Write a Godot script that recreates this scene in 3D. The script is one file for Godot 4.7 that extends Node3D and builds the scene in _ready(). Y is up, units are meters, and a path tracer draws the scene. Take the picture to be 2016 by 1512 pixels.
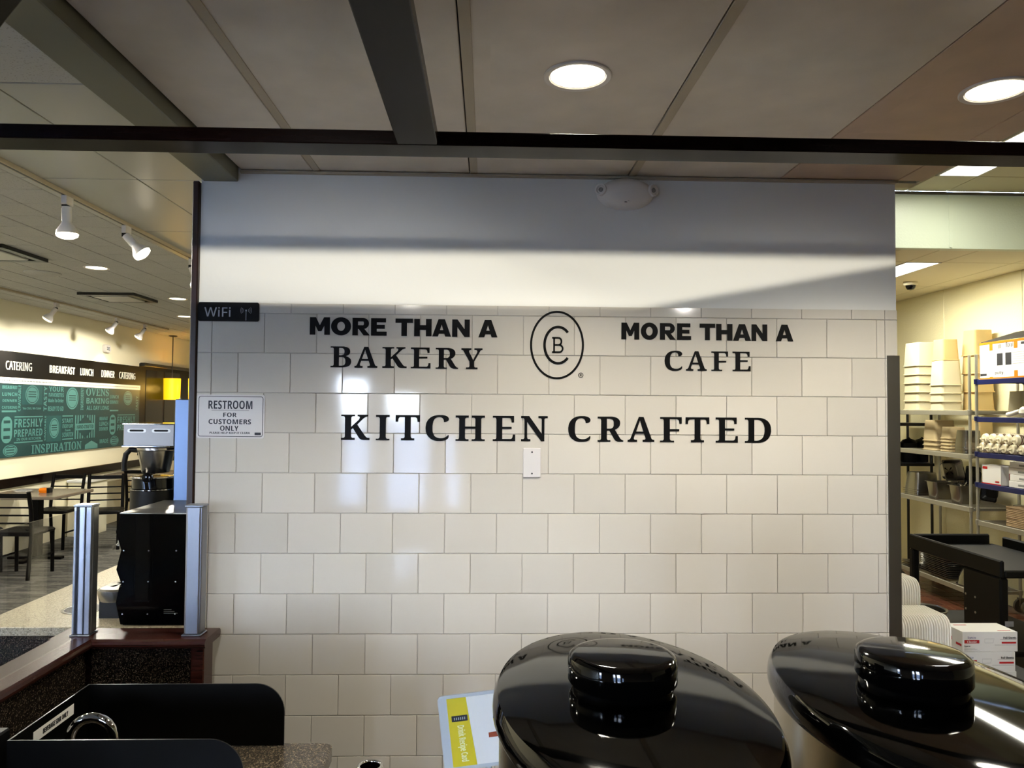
extends Node3D

var rng := RandomNumberGenerator.new()
var taken := {}
var M := {}
var F := {}

# ---------------------------------------------------------------- naming and adding
func numbered(called: String) -> String:
	if not taken.has(called):
		taken[called] = 0
		return called
	taken[called] += 1
	return "%s_%03d" % [called, taken[called]]

func tag(o: Node3D, label: String, category: String, group := "") -> Node3D:
	o.set_meta("label", label)
	o.set_meta("category", category)
	if group != "":
		o.set_meta("group", group)
	return o

func thing(called: String, label: String, category: String, at := Vector3.ZERO, turn := 0.0, group := "") -> Node3D:
	var o := Node3D.new()
	o.name = numbered(called)
	add_child(o)
	o.position = at
	o.rotation.y = turn
	return tag(o, label, category, group)

func struct(called: String) -> Node3D:
	var o := Node3D.new()
	o.name = numbered(called)
	o.set_meta("kind", "structure")
	add_child(o)
	return o

func mesh_node(called: String, m: Mesh, material: Material, parent: Node, at := Vector3.ZERO) -> MeshInstance3D:
	var o := MeshInstance3D.new()
	if parent == self:
		o.name = numbered(called)
	else:
		o.name = called
	o.mesh = m
	o.material_override = material
	parent.add_child(o, true)
	o.position = at
	return o

func put(called: String, st: SurfaceTool, material: Material, parent: Node, at := Vector3.ZERO) -> MeshInstance3D:
	return mesh_node(called, done(st), material, parent, at)

func dup(root: Node3D, label: String, at: Vector3, turn := 0.0) -> Node3D:
	var r: Node3D = root.duplicate()
	r.name = numbered(String(root.name).rstrip("_0123456789"))
	add_child(r)
	r.position = at
	r.rotation = Vector3(0, turn, 0)
	r.set_meta("label", label)
	return r

# ---------------------------------------------------------------- shapes
func mb() -> SurfaceTool:
	var st := SurfaceTool.new()
	st.begin(Mesh.PRIMITIVE_TRIANGLES)
	return st

func done(st: SurfaceTool) -> ArrayMesh:
	st.generate_normals()
	return st.commit()

func tri(st: SurfaceTool, a: Vector3, b: Vector3, c: Vector3) -> void:
	st.add_vertex(a)
	st.add_vertex(b)
	st.add_vertex(c)

func tri_out(st: SurfaceTool, a: Vector3, b: Vector3, c: Vector3, mid: Vector3) -> void:
	if (b - a).cross(c - a).dot((a + b + c) / 3.0 - mid) > 0.0:
		tri(st, a, c, b)
	else:
		tri(st, a, b, c)

func quad_out(st: SurfaceTool, a: Vector3, b: Vector3, c: Vector3, d: Vector3, mid: Vector3) -> void:
	tri_out(st, a, b, c, mid)
	tri_out(st, a, c, d, mid)

# a box from its lowest to its highest corner, edges cut by c
func slab(st: SurfaceTool, lo: Vector3, hi: Vector3, c := 0.0, turn := Basis(), origin := Vector3.ZERO) -> void:
	st.set_smooth_group(-1)
	var mid := (lo + hi) / 2.0
	var h := (hi - lo) / 2.0
	var o := origin + turn * mid
	c = minf(c, minf(h.x, minf(h.y, h.z)) * 0.95)
	if c <= 0.0:
		for ax in 3:
			for s in [-1.0, 1.0]:
				var p := []
				for q in [[-1, -1], [1, -1], [1, 1], [-1, 1]]:
					var v := Vector3.ZERO
					v[ax] = s * h[ax]
					v[(ax + 1) % 3] = q[0] * h[(ax + 1) % 3]
					v[(ax + 2) % 3] = q[1] * h[(ax + 2) % 3]
					p.append(o + turn * v)
				quad_out(st, p[0], p[1], p[2], p[3], o)
		return
	for ax in 3:
		var u := (ax + 1) % 3
		var w := (ax + 2) % 3
		for s in [-1.0, 1.0]:
			var p := []
			for q in [[-1, -1], [1, -1], [1, 1], [-1, 1]]:
				var v := Vector3.ZERO
				v[ax] = s * h[ax]
				v[u] = q[0] * (h[u] - c)
				v[w] = q[1] * (h[w] - c)
				p.append(o + turn * v)
			quad_out(st, p[0], p[1], p[2], p[3], o)
			for t in [-1.0, 1.0]:      # the edge between faces ax and u
				var e := []
				for k in [[1.0, -1.0], [1.0, 1.0], [0.0, 1.0], [0.0, -1.0]]:
					var v := Vector3.ZERO
					v[ax] = s * (h[ax] - (0.0 if k[0] > 0.5 else c))
					v[u] = t * (h[u] - (c if k[0] > 0.5 else 0.0))
					v[w] = k[1] * (h[w] - c)
					e.append(o + turn * v)
				quad_out(st, e[0], e[1], e[2], e[3], o)
	for sx in [-1.0, 1.0]:
		for sy in [-1.0, 1.0]:
			for sz in [-1.0, 1.0]:
				tri_out(st, o + turn * Vector3(sx * h.x, sy * (h.y - c), sz * (h.z - c)), o + turn * Vector3(sx * (h.x - c), sy * h.y, sz * (h.z - c)), o + turn * Vector3(sx * (h.x - c), sy * (h.y - c), sz * h.z), o)

func block(called: String, lo: Vector3, hi: Vector3, material: Material, parent: Node, c := 0.0) -> MeshInstance3D:
	var mid := (lo + hi) / 2.0
	var st := mb()
	slab(st, lo - mid, hi - mid, c)
	return put(called, st, material, parent, mid)

# rings of equal length, joined from the first to the last (upwards on the outside)
func loft(st: SurfaceTool, rings: Array, sharp := 0.6, closed := true) -> void:
	var group := 1
	var n: int = rings[0].size()
	for i in rings.size() - 1:
		if i > 0:
			var before: Vector3 = (rings[i][0] - rings[i - 1][0]).normalized()
			var after: Vector3 = (rings[i + 1][0] - rings[i][0]).normalized()
			if before.dot(after) < cos(sharp):
				group += 1
		st.set_smooth_group(group)
		for j in (n if closed else n - 1):
			var k := (j + 1) % n
			var a: Vector3 = rings[i][j]
			var b: Vector3 = rings[i + 1][j]
			var c: Vector3 = rings[i + 1][k]
			var d: Vector3 = rings[i][k]
			if a.distance_squared_to(d) > 1e-12:
				tri(st, a, d, c)
			if b.distance_squared_to(c) > 1e-12:
				tri(st, a, c, b)

# profile of (radius, height), from the outside bottom up and over
func lathe(st: SurfaceTool, profile: Array, at := Vector3.ZERO, seg := 32, sx := 1.0, sz := 1.0, turn := Basis()) -> void:
	var rings := []
	for p in profile:
		var ring := []
		for j in seg:
			var a := TAU * j / seg
			ring.append(at + turn * Vector3(p[0] * cos(a) * sx, p[1], p[0] * sin(a) * sz))
		rings.append(ring)
	loft(st, rings)

func rrect(w: float, d: float, r: float, n := 4) -> Array:
	var out := []
	r = minf(r, minf(w, d) / 2.0 - 0.0001)
	for q in 4:
		var cx: float = (w / 2 - r) * [1, -1, -1, 1][q]
		var cz: float = (d / 2 - r) * [1, 1, -1, -1][q]
		for k in n + 1:
			var a := PI / 2 * q + PI / 2 * k / n
			out.append(Vector2(cx + r * cos(a), cz + r * sin(a)))
	return out

# sections of (width, depth, corner radius, height)
func tub(st: SurfaceTool, sections: Array, at := Vector3.ZERO, turn := Basis()) -> void:
	var rings := []
	for s in sections:
		var ring := []
		for p in rrect(s[0], s[1], s[2]):
			ring.append(at + turn * Vector3(p.x, s[3], p.y))
		rings.append(ring)
	loft(st, rings)

func tube(st: SurfaceTool, path: Array, r: float, seg := 10, cap := true) -> void:
	var rings := []
	var n := Vector3.UP
	var t0: Vector3 = (path[1] - path[0]).normalized()
	if absf(t0.dot(n)) > 0.9:
		n = Vector3.RIGHT
	for i in path.size():
		var t: Vector3 = (path[mini(i + 1, path.size() - 1)] - path[maxi(i - 1, 0)]).normalized()
		n = (n - t * n.dot(t)).normalized()
		var b := n.cross(t)
		var ring := []
		for j in seg:
			var a := TAU * j / seg
			ring.append(path[i] + (n * cos(a) + b * sin(a)) * r)
		rings.append(ring)
	if cap:
		var first := []
		var last := []
		for j in seg:
			first.append(path[0])
			last.append(path[-1])
		rings.push_front(first)
		rings.push_back(last)
	loft(st, rings)

# a flat outline in x and y, from z = 0 to z = depth, then placed
func prism(st: SurfaceTool, outline: Array, depth: float, place := Transform3D()) -> void:
	var poly := PackedVector2Array(outline)
	if Geometry2D.is_polygon_clockwise(poly):
		poly.reverse()
	var idx := Geometry2D.triangulate_polygon(poly)
	st.set_smooth_group(-1)
	for k in range(0, idx.size(), 3):
		var a := poly[idx[k]]
		var b := poly[idx[k + 1]]
		var c := poly[idx[k + 2]]
		if (b - a).cross(c - a) < 0.0:
			var s := b
			b = c
			c = s
		tri(st, place * Vector3(a.x, a.y, depth), place * Vector3(c.x, c.y, depth), place * Vector3(b.x, b.y, depth))
		tri(st, place * Vector3(a.x, a.y, 0), place * Vector3(b.x, b.y, 0), place * Vector3(c.x, c.y, 0))
	for k in poly.size():
		var a := poly[k]
		var b := poly[(k + 1) % poly.size()]
		var a0 := place * Vector3(a.x, a.y, 0)
		var a1 := place * Vector3(a.x, a.y, depth)
		var b0 := place * Vector3(b.x, b.y, 0)
		var b1 := place * Vector3(b.x, b.y, depth)
		tri(st, a0, a1, b1)
		tri(st, a0, b1, b0)

func arc(cx: float, cy: float, rx: float, ry: float, a0: float, a1: float, n: int) -> Array:
	var out := []
	for k in n + 1:
		var a := deg_to_rad(lerpf(a0, a1, float(k) / n))
		out.append(Vector2(cx + rx * cos(a), cy + ry * sin(a)))
	return out

# a band of even width along a line in x and y
func band(st: SurfaceTool, line: Array, w: float, depth: float, place := Transform3D(), ring := false) -> void:
	var left := []
	var right := []
	var n := line.size()
	for k in n:
		var before: Vector2 = line[(k - 1 + n) % n] if ring or k > 0 else line[k]
		var after: Vector2 = line[(k + 1) % n] if ring or k < n - 1 else line[k]
		var t := (after - before).normalized()
		var s := Vector2(-t.y, t.x) * w / 2
		left.append(line[k] + s)
		right.append(line[k] - s)
	for k in (n if ring else n - 1):
		var m := (k + 1) % n
		prism(st, [left[k], left[m], right[m], right[k]], depth, place)

func font(kind: String) -> Font:
	if not F.has(kind):
		var f := SystemFont.new()
		f.font_names = PackedStringArray(["Droid Serif" if kind.begins_with("serif") else "Droid Sans"])
		f.font_weight = 400 if kind.ends_with("thin") else 700
		F[kind] = f
	return F[kind]

# a very heavy sans letter drawn in the unit square
func heavy_letter(ch: String) -> ArrayMesh:
	if F.has("heavy/" + ch):
		return F["heavy/" + ch]
	var st := mb()
	var parts := []
	match ch:
		"M":
			parts = [[[0, 0], [0, 1], [0.30, 1], [0.5, 0.55], [0.70, 1], [1, 1], [1, 0], [0.72, 0], [0.72, 0.52], [0.58, 0.2], [0.42, 0.2], [0.28, 0.52], [0.28, 0]]]
		"E":
			parts = [[[0, 0], [0, 1], [0.95, 1], [0.95, 0.76], [0.37, 0.76], [0.37, 0.62], [0.88, 0.62], [0.88, 0.39], [0.37, 0.39], [0.37, 0.24], [1, 0.24], [1, 0]]]
		"T":
			parts = [[[0, 0.75], [0, 1], [1, 1], [1, 0.75], [0.66, 0.75], [0.66, 0], [0.34, 0], [0.34, 0.75]]]
		"H":
			parts = [[[0, 0], [0, 1], [0.33, 1], [0.33, 0.64], [0.67, 0.64], [0.67, 1], [1, 1], [1, 0], [0.67, 0], [0.67, 0.37], [0.33, 0.37], [0.33, 0]]]
		"N":
			parts = [[[0, 0], [0, 1], [0.30, 1], [0.70, 0.45], [0.70, 1], [1, 1], [1, 0], [0.70, 0], [0.30, 0.55], [0.30, 0]]]
		"A":
			parts = [[[0, 0], [0.33, 1], [0.5, 1], [0.5, 0.68], [0.415, 0.38], [0.36, 0.17], [0.31, 0]], [[1, 0], [0.67, 1], [0.5, 1], [0.5, 0.68], [0.585, 0.38], [0.64, 0.17], [0.69, 0]], [[0.36, 0.17], [0.64, 0.17], [0.585, 0.38], [0.415, 0.38]]]
		"R":
			parts = [[[0, 0], [0, 1], [0.32, 1], [0.32, 0]], [[0.32, 0.79], [0.32, 1], [0.60, 1], [0.60, 0.79]], [[0.32, 0.36], [0.32, 0.58], [0.60, 0.58], [0.60, 0.36]], [[0.36, 0.36], [0.66, 0.40], [1.0, 0], [0.64, 0]]]
	for p in parts:
		prism(st, p.map(func(q): return Vector2(q[0], q[1])), 1.0)
	if ch == "O" or ch == "R":
		var big := arc(0.5, 0.5, 0.5, 0.5, 0, 360, 40) if ch == "O" else arc(0.60, 0.68, 0.34, 0.32, 90, -90, 16)
		var small := arc(0.5, 0.5, 0.19, 0.25, 0, 360, 40) if ch == "O" else arc(0.60, 0.685, 0.05, 0.105, 90, -90, 16)
		for k in big.size() - 1:
			prism(st, [big[k], big[k + 1], small[k + 1], small[k]], 1.0)
	F["heavy/" + ch] = done(st)
	return F["heavy/" + ch]

# writing that fills the given box: x to the right, y up, on a plane placed by `place`
func words(text: String, kind: String, x0: float, x1: float, y0: float, y1: float, material: Material, parent: Node, place := Transform3D(), called := "lettering", depth := 0.0008) -> MeshInstance3D:
	var key := kind + "/" + text
	if not F.has(key):
		var tm := TextMesh.new()
		tm.text = text
		tm.font = font(kind)
		tm.font_size = 64
		tm.pixel_size = 0.01
		tm.depth = 0.02
		tm.curve_step = 1.0
		F[key] = tm
	var m: TextMesh = F[key]
	var box := m.get_aabb()
	var o := MeshInstance3D.new()
	o.name = called
	o.mesh = m
	o.material_override = material
	parent.add_child(o, true)
	var sx := (x1 - x0) / maxf(box.size.x, 0.001)
	var sy := (y1 - y0) / maxf(box.size.y, 0.001)
	var sz := depth / 0.02
	var t := Transform3D(Basis.from_scale(Vector3(sx, sy, sz)), Vector3(x0 - box.position.x * sx, y0 - box.position.y * sy, depth / 2))
	o.transform = place * t
	return o

# ---------------------------------------------------------------- materials
func mat(called: String, color: Color, rough := 0.6, metal := 0.0) -> StandardMaterial3D:
	var m := StandardMaterial3D.new()
	m.resource_name = called
	m.albedo_color = color
	m.roughness = rough
	m.metallic = metal
	M[called] = m
	return m

func triplanar(m: StandardMaterial3D, scale: float, world := true) -> StandardMaterial3D:
	m.uv1_triplanar = true
	m.uv1_world_triplanar = world
	m.uv1_scale = Vector3.ONE * scale
	return m

func noise(freq: float, seed_: int, kind := FastNoiseLite.TYPE_SIMPLEX_SMOOTH, octaves := 4) -> FastNoiseLite:
	var n := FastNoiseLite.new()
	n.noise_type = kind
	n.frequency = freq
	n.seed = seed_
	n.fractal_octaves = octaves
	return n

func tex_of(size: int, f: Callable) -> ImageTexture:
	var im := Image.create(size, size, false, Image.FORMAT_RGB8)
	for y in size:
		for x in size:
			im.set_pixel(x, y, f.call(x, y))
	return ImageTexture.create_from_image(im)

func bump_of(m: StandardMaterial3D, freq: float, height: float, seed_: int, size := 256) -> void:
	var t := NoiseTexture2D.new()
	t.width = size
	t.height = size
	t.seamless = true
	t.noise = noise(freq, seed_)
	m.heightmap_enabled = true
	m.heightmap_texture = t
	m.heightmap_scale = height

# chips of stone: base colour with many small flakes of other colours
func stone(called: String, colors: Array, flakes: int, rough: float, scale: float) -> StandardMaterial3D:
	var r := RandomNumberGenerator.new()
	r.seed = called.hash()
	var im := Image.create(512, 512, false, Image.FORMAT_RGB8)
	im.fill(colors[0])
	for k in flakes:
		var w := r.randi_range(1, 6)
		var h := r.randi_range(1, 6)
		var c: Color = colors[r.randi_range(1, colors.size() - 1)]
		im.fill_rect(Rect2i(r.randi_range(0, 511), r.randi_range(0, 511), w, h), c)
	var m := mat(called, Color.WHITE, rough)
	m.albedo_texture = ImageTexture.create_from_image(im)
	return triplanar(m, scale)

func grain(called: String, dark: Color, light: Color, rough: float, seed_: int, stretch := Vector2(1, 14), scale := 1.0) -> StandardMaterial3D:
	var n := noise(0.012, seed_)
	var m := mat(called, Color.WHITE, rough)
	m.albedo_texture = tex_of(256, func(x, y): return dark.lerp(light, clampf(0.5 + 0.9 * n.get_noise_2d(x * stretch.x, y * stretch.y), 0, 1)))
	return triplanar(m, scale)

func glow(called: String, color: Color, energy: float) -> StandardMaterial3D:
	var m := mat(called, Color(0.9, 0.9, 0.88), 0.5)
	m.emission_enabled = true
	m.emission = color
	m.emission_energy_multiplier = energy
	return m

func pane(called: String, color: Color) -> StandardMaterial3D:
	var m := mat(called, color, 0.02)
	m.transparency = BaseMaterial3D.TRANSPARENCY_ALPHA
	return m

func make_materials() -> void:
	mat("wall_paint", Color(0.85, 0.845, 0.82), 0.55)
	bump_of(M.wall_paint, 0.05, 0.03, 3)
	triplanar(M.wall_paint, 2.0)
	mat("cream_paint", Color(0.92, 0.895, 0.79), 0.6)
	mat("street_paint", Color(0.52, 0.49, 0.45), 0.6)
	mat("kitchen_panel", Color(0.90, 0.87, 0.71), 0.35)
	bump_of(M.kitchen_panel, 0.06, 0.12, 5)
	triplanar(M.kitchen_panel, 3.0)
	mat("header_panel", Color(0.80, 0.84, 0.76), 0.35)
	bump_of(M.header_panel, 0.06, 0.08, 6)
	triplanar(M.header_panel, 3.0)
	for k in 4:
		var v := 1.0 - 0.012 * k
		mat("tile_%d" % k, Color(0.80 * v, 0.775 * v, 0.725 * v), 0.07)
		M["tile_%d" % k].metallic_specular = 0.46
	mat("grout", Color(0.70, 0.68, 0.64), 0.8)
	mat("vinyl_black", Color(0.012, 0.012, 0.013), 0.5)
	M.vinyl_black.metallic_specular = 0.25
	# ceiling
	var stain := noise(0.02, 11)
	mat("ceiling_panel", Color.WHITE, 0.4)
	M.ceiling_panel.albedo_texture = tex_of(256, func(x, y): return Color(0.79, 0.75, 0.695) * (1.0 + 0.05 * stain.get_noise_2d(x, y)))
	triplanar(M.ceiling_panel, 0.8)
	mat("ceiling_panel_tan", Color.WHITE, 0.45)
	M.ceiling_panel_tan.albedo_texture = tex_of(256, func(x, y): return Color(0.73, 0.63, 0.54) * (1.0 + 0.06 * stain.get_noise_2d(x + 900, y)))
	triplanar(M.ceiling_panel_tan, 0.8)
	mat("batten", Color(0.66, 0.61, 0.52), 0.5)
	mat("joint_dark", Color(0.10, 0.09, 0.08), 0.9)
	mat("soffit_paint", Color(0.44, 0.435, 0.37), 0.5)
	mat("dining_smooth", Color(0.62, 0.62, 0.605), 0.32)
	var r := RandomNumberGenerator.new()
	r.seed = 21
	var specks := Image.create(512, 512, false, Image.FORMAT_RGB8)
	specks.fill(Color(0.66, 0.66, 0.65))
	for k in 2600:
		specks.fill_rect(Rect2i(r.randi_range(0, 511), r.randi_range(0, 511), r.randi_range(1, 5), r.randi_range(1, 3)), Color(0.5, 0.49, 0.47).lerp(Color(0.62, 0.61, 0.58), r.randf()))
	mat("acoustic", Color.WHITE, 0.85)
	M.acoustic.albedo_texture = ImageTexture.create_from_image(specks)
	triplanar(M.acoustic, 1.6)
	mat("angle_tan", Color(0.30, 0.28, 0.22), 0.6)
	mat("kitchen_ceiling", Color(0.78, 0.75, 0.63), 0.6)
	mat("kitchen_ceiling_low", Color(0.84, 0.80, 0.69), 0.6)
	# wood and metal
	grain("mahogany", Color(0.035, 0.012, 0.010), Color(0.065, 0.028, 0.023), 0.22, 31, Vector2(1, 14), 1.5)
	M.mahogany.metallic_specular = 0.2
	grain("cap_wood", Color(0.17, 0.075, 0.055), Color(0.25, 0.12, 0.09), 0.25, 32, Vector2(1, 14), 1.5)
	grain("red_wood", Color(0.10, 0.035, 0.02), Color(0.17, 0.065, 0.03), 0.35, 33, Vector2(14, 1), 1.5)
	mat("chair_wood", Color(0.014, 0.010, 0.009), 0.5)
	M.chair_wood.metallic_specular = 0.2
	mat("table_top", Color(0.42, 0.38, 0.33), 0.25)
	mat("steel", Color(0.62, 0.61, 0.59), 0.24, 1.0)
	mat("steel_brushed", Color(0.36, 0.42, 0.52), 0.34, 1.0)
	mat("steel_satin", Color(0.42, 0.41, 0.40), 0.36, 1.0)
	mat("steel_dull", Color(0.56, 0.55, 0.52), 0.34, 1.0)
	mat("steel_dark", Color(0.52, 0.50, 0.46), 0.4, 1.0)
	mat("steel_urn", Color(0.80, 0.77, 0.70), 0.2, 1.0)
	mat("chrome", Color(0.80, 0.80, 0.80), 0.05, 1.0)
	mat("galvanised", Color(0.66, 0.645, 0.58), 0.45, 0.55)
	mat("aluminium", Color(0.62, 0.64, 0.68), 0.33, 1.0)
	mat("blue_enamel", Color(0.04, 0.09, 0.30), 0.35)
	mat("black_enamel", Color(0.02, 0.02, 0.022), 0.35)
	mat("black_plastic", Color(0.016, 0.016, 0.016), 0.5)
	M.black_plastic.metallic_specular = 0.35
	mat("black_gloss", Color(0.012, 0.012, 0.013), 0.06)
	M.black_gloss.metallic_specular = 0.42
	mat("acrylic_black", Color(0.008, 0.008, 0.009), 0.08)
	M.acrylic_black.metallic_specular = 0.24
	mat("lid_black", Color(0.010, 0.010, 0.010), 0.04)
	M.lid_black.metallic_specular = 0.36
	mat("guard_black", Color(0.016, 0.016, 0.014), 0.3)
	M.guard_black.metallic_specular = 0.3
	mat("screw", Color(0.7, 0.7, 0.7), 0.3, 1.0)
	# stone
	stone("granite_dark", [Color(0.075, 0.062, 0.05), Color(0.03, 0.026, 0.02), Color(0.17, 0.14, 0.11), Color(0.24, 0.20, 0.16), Color(0.10, 0.085, 0.07), Color(0.36, 0.32, 0.26)], 15000, 0.22, 3.0)
	stone("granite_counter", [Color(0.27, 0.24, 0.20), Color(0.14, 0.12, 0.10), Color(0.36, 0.32, 0.26), Color(0.52, 0.47, 0.38), Color(0.20, 0.18, 0.15)], 16000, 0.25, 3.0)
	stone("granite_light", [Color(0.70, 0.66, 0.56), Color(0.58, 0.53, 0.43), Color(0.80, 0.76, 0.66), Color(0.50, 0.46, 0.38), Color(0.72, 0.68, 0.58)], 16000, 0.3, 2.0)
	# floors
	var wave := noise(0.010, 41)
	mat("carpet", Color.WHITE, 0.95)
	M.carpet.albedo_texture = tex_of(512, func(x, y):
		var v := wave.get_noise_2d(x * 0.6, y * 4.5) * 0.9 + wave.get_noise_2d(x * 9.0, y * 9.0) * 0.35
		return Color(0.20, 0.20, 0.185).lerp(Color(0.42, 0.41, 0.38), clampf(0.45 + 1.1 * v, 0, 1)))
	triplanar(M.carpet, 0.45)
	for k in 3:
		mat("quarry_%d" % k, Color(0.27 + 0.03 * k, 0.145 + 0.018 * k, 0.095 + 0.01 * k), 0.35)
	mat("floor_plain", Color(0.42, 0.33, 0.27), 0.45)
	mat("asphalt", Color(0.46, 0.46, 0.46), 0.9)
	# plastics, paper
	mat("white_plastic", Color(0.82, 0.80, 0.78), 0.35)
	mat("tub_white", Color(0.84, 0.81, 0.69), 0.35)
	M.tub_white.backlight_enabled = true
	M.tub_white.backlight = Color(0.7, 0.66, 0.5)
	mat("tub_amber", Color(0.84, 0.75, 0.52), 0.35)
	M.tub_amber.backlight_enabled = true
	M.tub_amber.backlight = Color(0.75, 0.62, 0.38)
	mat("tub_smoke", Color(0.72, 0.65, 0.50), 0.3)
	M.tub_smoke.backlight_enabled = true
	M.tub_smoke.backlight = Color(0.5, 0.44, 0.3)
	mat("foam", Color(0.90, 0.88, 0.82), 0.7)
	mat("paper_white", Color(0.90, 0.89, 0.86), 0.6)
	mat("paper_brown", Color(0.62, 0.52, 0.38), 0.8)
	mat("cup_paper", Color(0.90, 0.86, 0.74), 0.5)
	mat("cup_ring", Color(0.42, 0.22, 0.18), 0.6)
	mat("tape", Color(0.80, 0.50, 0.08), 0.35)
	mat("print_red", Color(0.70, 0.05, 0.06), 0.5)
	mat("print_dark", Color(0.10, 0.10, 0.11), 0.6)
	mat("print_grey", Color(0.55, 0.55, 0.53), 0.6)
	mat("print_blue", Color(0.12, 0.18, 0.42), 0.5)
	mat("print_navy", Color(0.03, 0.035, 0.10), 0.5)
	mat("print_silver", Color(0.62, 0.63, 0.65), 0.5)
	mat("print_cream", Color(0.95, 0.94, 0.72), 0.5)
	mat("print_rust", Color(0.60, 0.24, 0.08), 0.5)
	mat("card_yellow", Color(0.83, 0.75, 0.06), 0.4)
	mat("film", Color(0.74, 0.76, 0.77), 0.15)
	mat("wood_board", Color(0.07, 0.045, 0.03), 0.7)
	# mural
	mat("teal", Color(0.035, 0.21, 0.225), 0.5)
	mat("teal_pale", Color(0.065, 0.28, 0.29), 0.5)
	mat("teal_print", Color(0.27, 0.48, 0.47), 0.5)
	mat("mural_brown", Color(0.028, 0.020, 0.019), 0.5)
	M.mural_brown.metallic_specular = 0.3
	mat("mural_white", Color(0.93, 0.92, 0.88), 0.4)
	mat("dark_glass", Color(0.02, 0.022, 0.03), 0.2)
	M.dark_glass.metallic_specular = 0.3
	mat("shade_yellow", Color(0.90, 0.72, 0.10), 0.5)
	M.shade_yellow.emission_enabled = true
	M.shade_yellow.emission = Color(1.0, 0.78, 0.06)
	M.shade_yellow.emission_energy_multiplier = 0.85
	mat("amber_glass", Color(0.85, 0.45, 0.05), 0.2)
	glow("lamp_glow", Color(1.0, 0.95, 0.84), 6.0)
	glow("lamp_soft", Color(1.0, 0.95, 0.84), 1.2)
	glow("troffer_glow", Color(1.0, 0.99, 0.94), 5.0)
	pane("window_glass", Color(1, 1, 1, 0.06))
	pane("smoked_glass", Color(0.1, 0.105, 0.1, 0.14))
	pane("clear_plastic", Color(0.95, 0.97, 0.98, 0.22))
	pane("clear_glass", Color(0.04, 0.045, 0.045, 0.03))
	M.clear_glass.metallic_specular = 0.25
	M.smoked_glass.metallic_specular = 0.35

# ---------------------------------------------------------------- lamps
func lamp_spot(parent: Node, at: Vector3, towards: Vector3, energy: float, angle: float, size: float, color: Color, blend := 0.6) -> void:
	var l := SpotLight3D.new()
	l.name = "lamp_light"
	parent.add_child(l, true)
	l.position = at
	var up := Vector3.UP if absf(towards.normalized().y) < 0.95 else Vector3.FORWARD
	l.basis = Basis.looking_at(towards, up)
	l.light_energy = energy
	l.spot_angle = angle
	l.spot_angle_attenuation = blend
	l.spot_range = 30.0
	l.spot_attenuation = 2.0
	l.light_size = size
	l.light_color = color
	l.shadow_enabled = true

func downlight(at: Vector3, label: String, r: float, energy: float, cone := 72.0) -> void:
	var t := thing("recessed_downlight", label, "downlight", at, 0, "recessed ceiling downlights")
	var st := mb()
	lathe(st, [[r, 0.0], [r, -0.004], [r * 0.97, -0.006], [r * 0.84, -0.004], [r * 0.80, 0.004], [r * 0.80, 0.02]], Vector3.ZERO, 40)
	put("trim_ring", st, M.white_plastic, t)
	st = mb()
	lathe(st, [[0.0, -0.0005], [r * 0.8, -0.0005], [r * 0.8, 0.012], [0.0, 0.012]], Vector3.ZERO, 40)
	put("lens", st, M.lamp_glow, t)
	lamp_spot(t, Vector3(0, -0.012, 0), Vector3.DOWN, energy, cone, r * 0.8, Color(1.0, 0.97, 0.90), 0.6 if cone < 80.0 else 0.12)

func troffer(lo: Vector3, hi: Vector3, label: String, energy: float) -> void:
	var mid := Vector3((lo.x + hi.x) / 2, lo.y, (lo.z + hi.z) / 2)
	var w := hi.x - lo.x
	var d := hi.z - lo.z
	var t := thing("ceiling_light", label, "light", mid, 0, "one foot wide fluorescent ceiling lights")
	var st := mb()
	for s in [-1, 1]:
		slab(st, Vector3(s * (w / 2 - 0.008) - 0.008, -0.004, -d / 2), Vector3(s * (w / 2 - 0.008) + 0.008, 0.03, d / 2))
		slab(st, Vector3(-w / 2, -0.004, s * (d / 2 - 0.008) - 0.008), Vector3(w / 2, 0.03, s * (d / 2 - 0.008) + 0.008))
	put("frame", st, M.white_plastic, t)
	st = mb()
	slab(st, Vector3(-w / 2 + 0.015, -0.002, -d / 2 + 0.015), Vector3(w / 2 - 0.015, 0.02, d / 2 - 0.015))
	put("diffuser", st, M.troffer_glow, t)
	var l := AreaLight3D.new()
	l.name = "lamp_light"
	t.add_child(l, true)
	l.area_size = Vector2(w - 0.03, d - 0.03)
	l.basis = Basis.looking_at(Vector3.DOWN, Vector3.FORWARD)
	l.position = Vector3(0, -0.008, 0)
	l.light_energy = energy
	l.light_color = Color(1.0, 0.985, 0.92)
	l.area_range = 30.0
	l.shadow_enabled = true

# ---------------------------------------------------------------- setting
const CEIL := 2.684
const DINE := 2.956
const KUP := 3.446
const KLOW := 3.005
const WX0 := -1.141
const WX1 := 1.652
const WZ := -3.03

func panels(parent: Node, xs: Array, zs: Array, y: float, gap: float, material: Callable, skip := []) -> void:
	var cache := {}
	for i in xs.size() - 1:
		for j in zs.size() - 1:
			if [i, j] in skip:
				continue
			var w := absf(xs[i + 1] - xs[i]) - gap
			var d := absf(zs[j + 1] - zs[j]) - gap
			var key := "%.3f %.3f" % [w, d]
			if not cache.has(key):
				var st := mb()
				slab(st, Vector3(-w / 2, 0, -d / 2), Vector3(w / 2, 0.012, d / 2), 0.002)
				cache[key] = done(st)
			mesh_node("panel", cache[key], material.call(i, j), parent, Vector3((xs[i] + xs[i + 1]) / 2, y, (zs[j] + zs[j + 1]) / 2))

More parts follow.
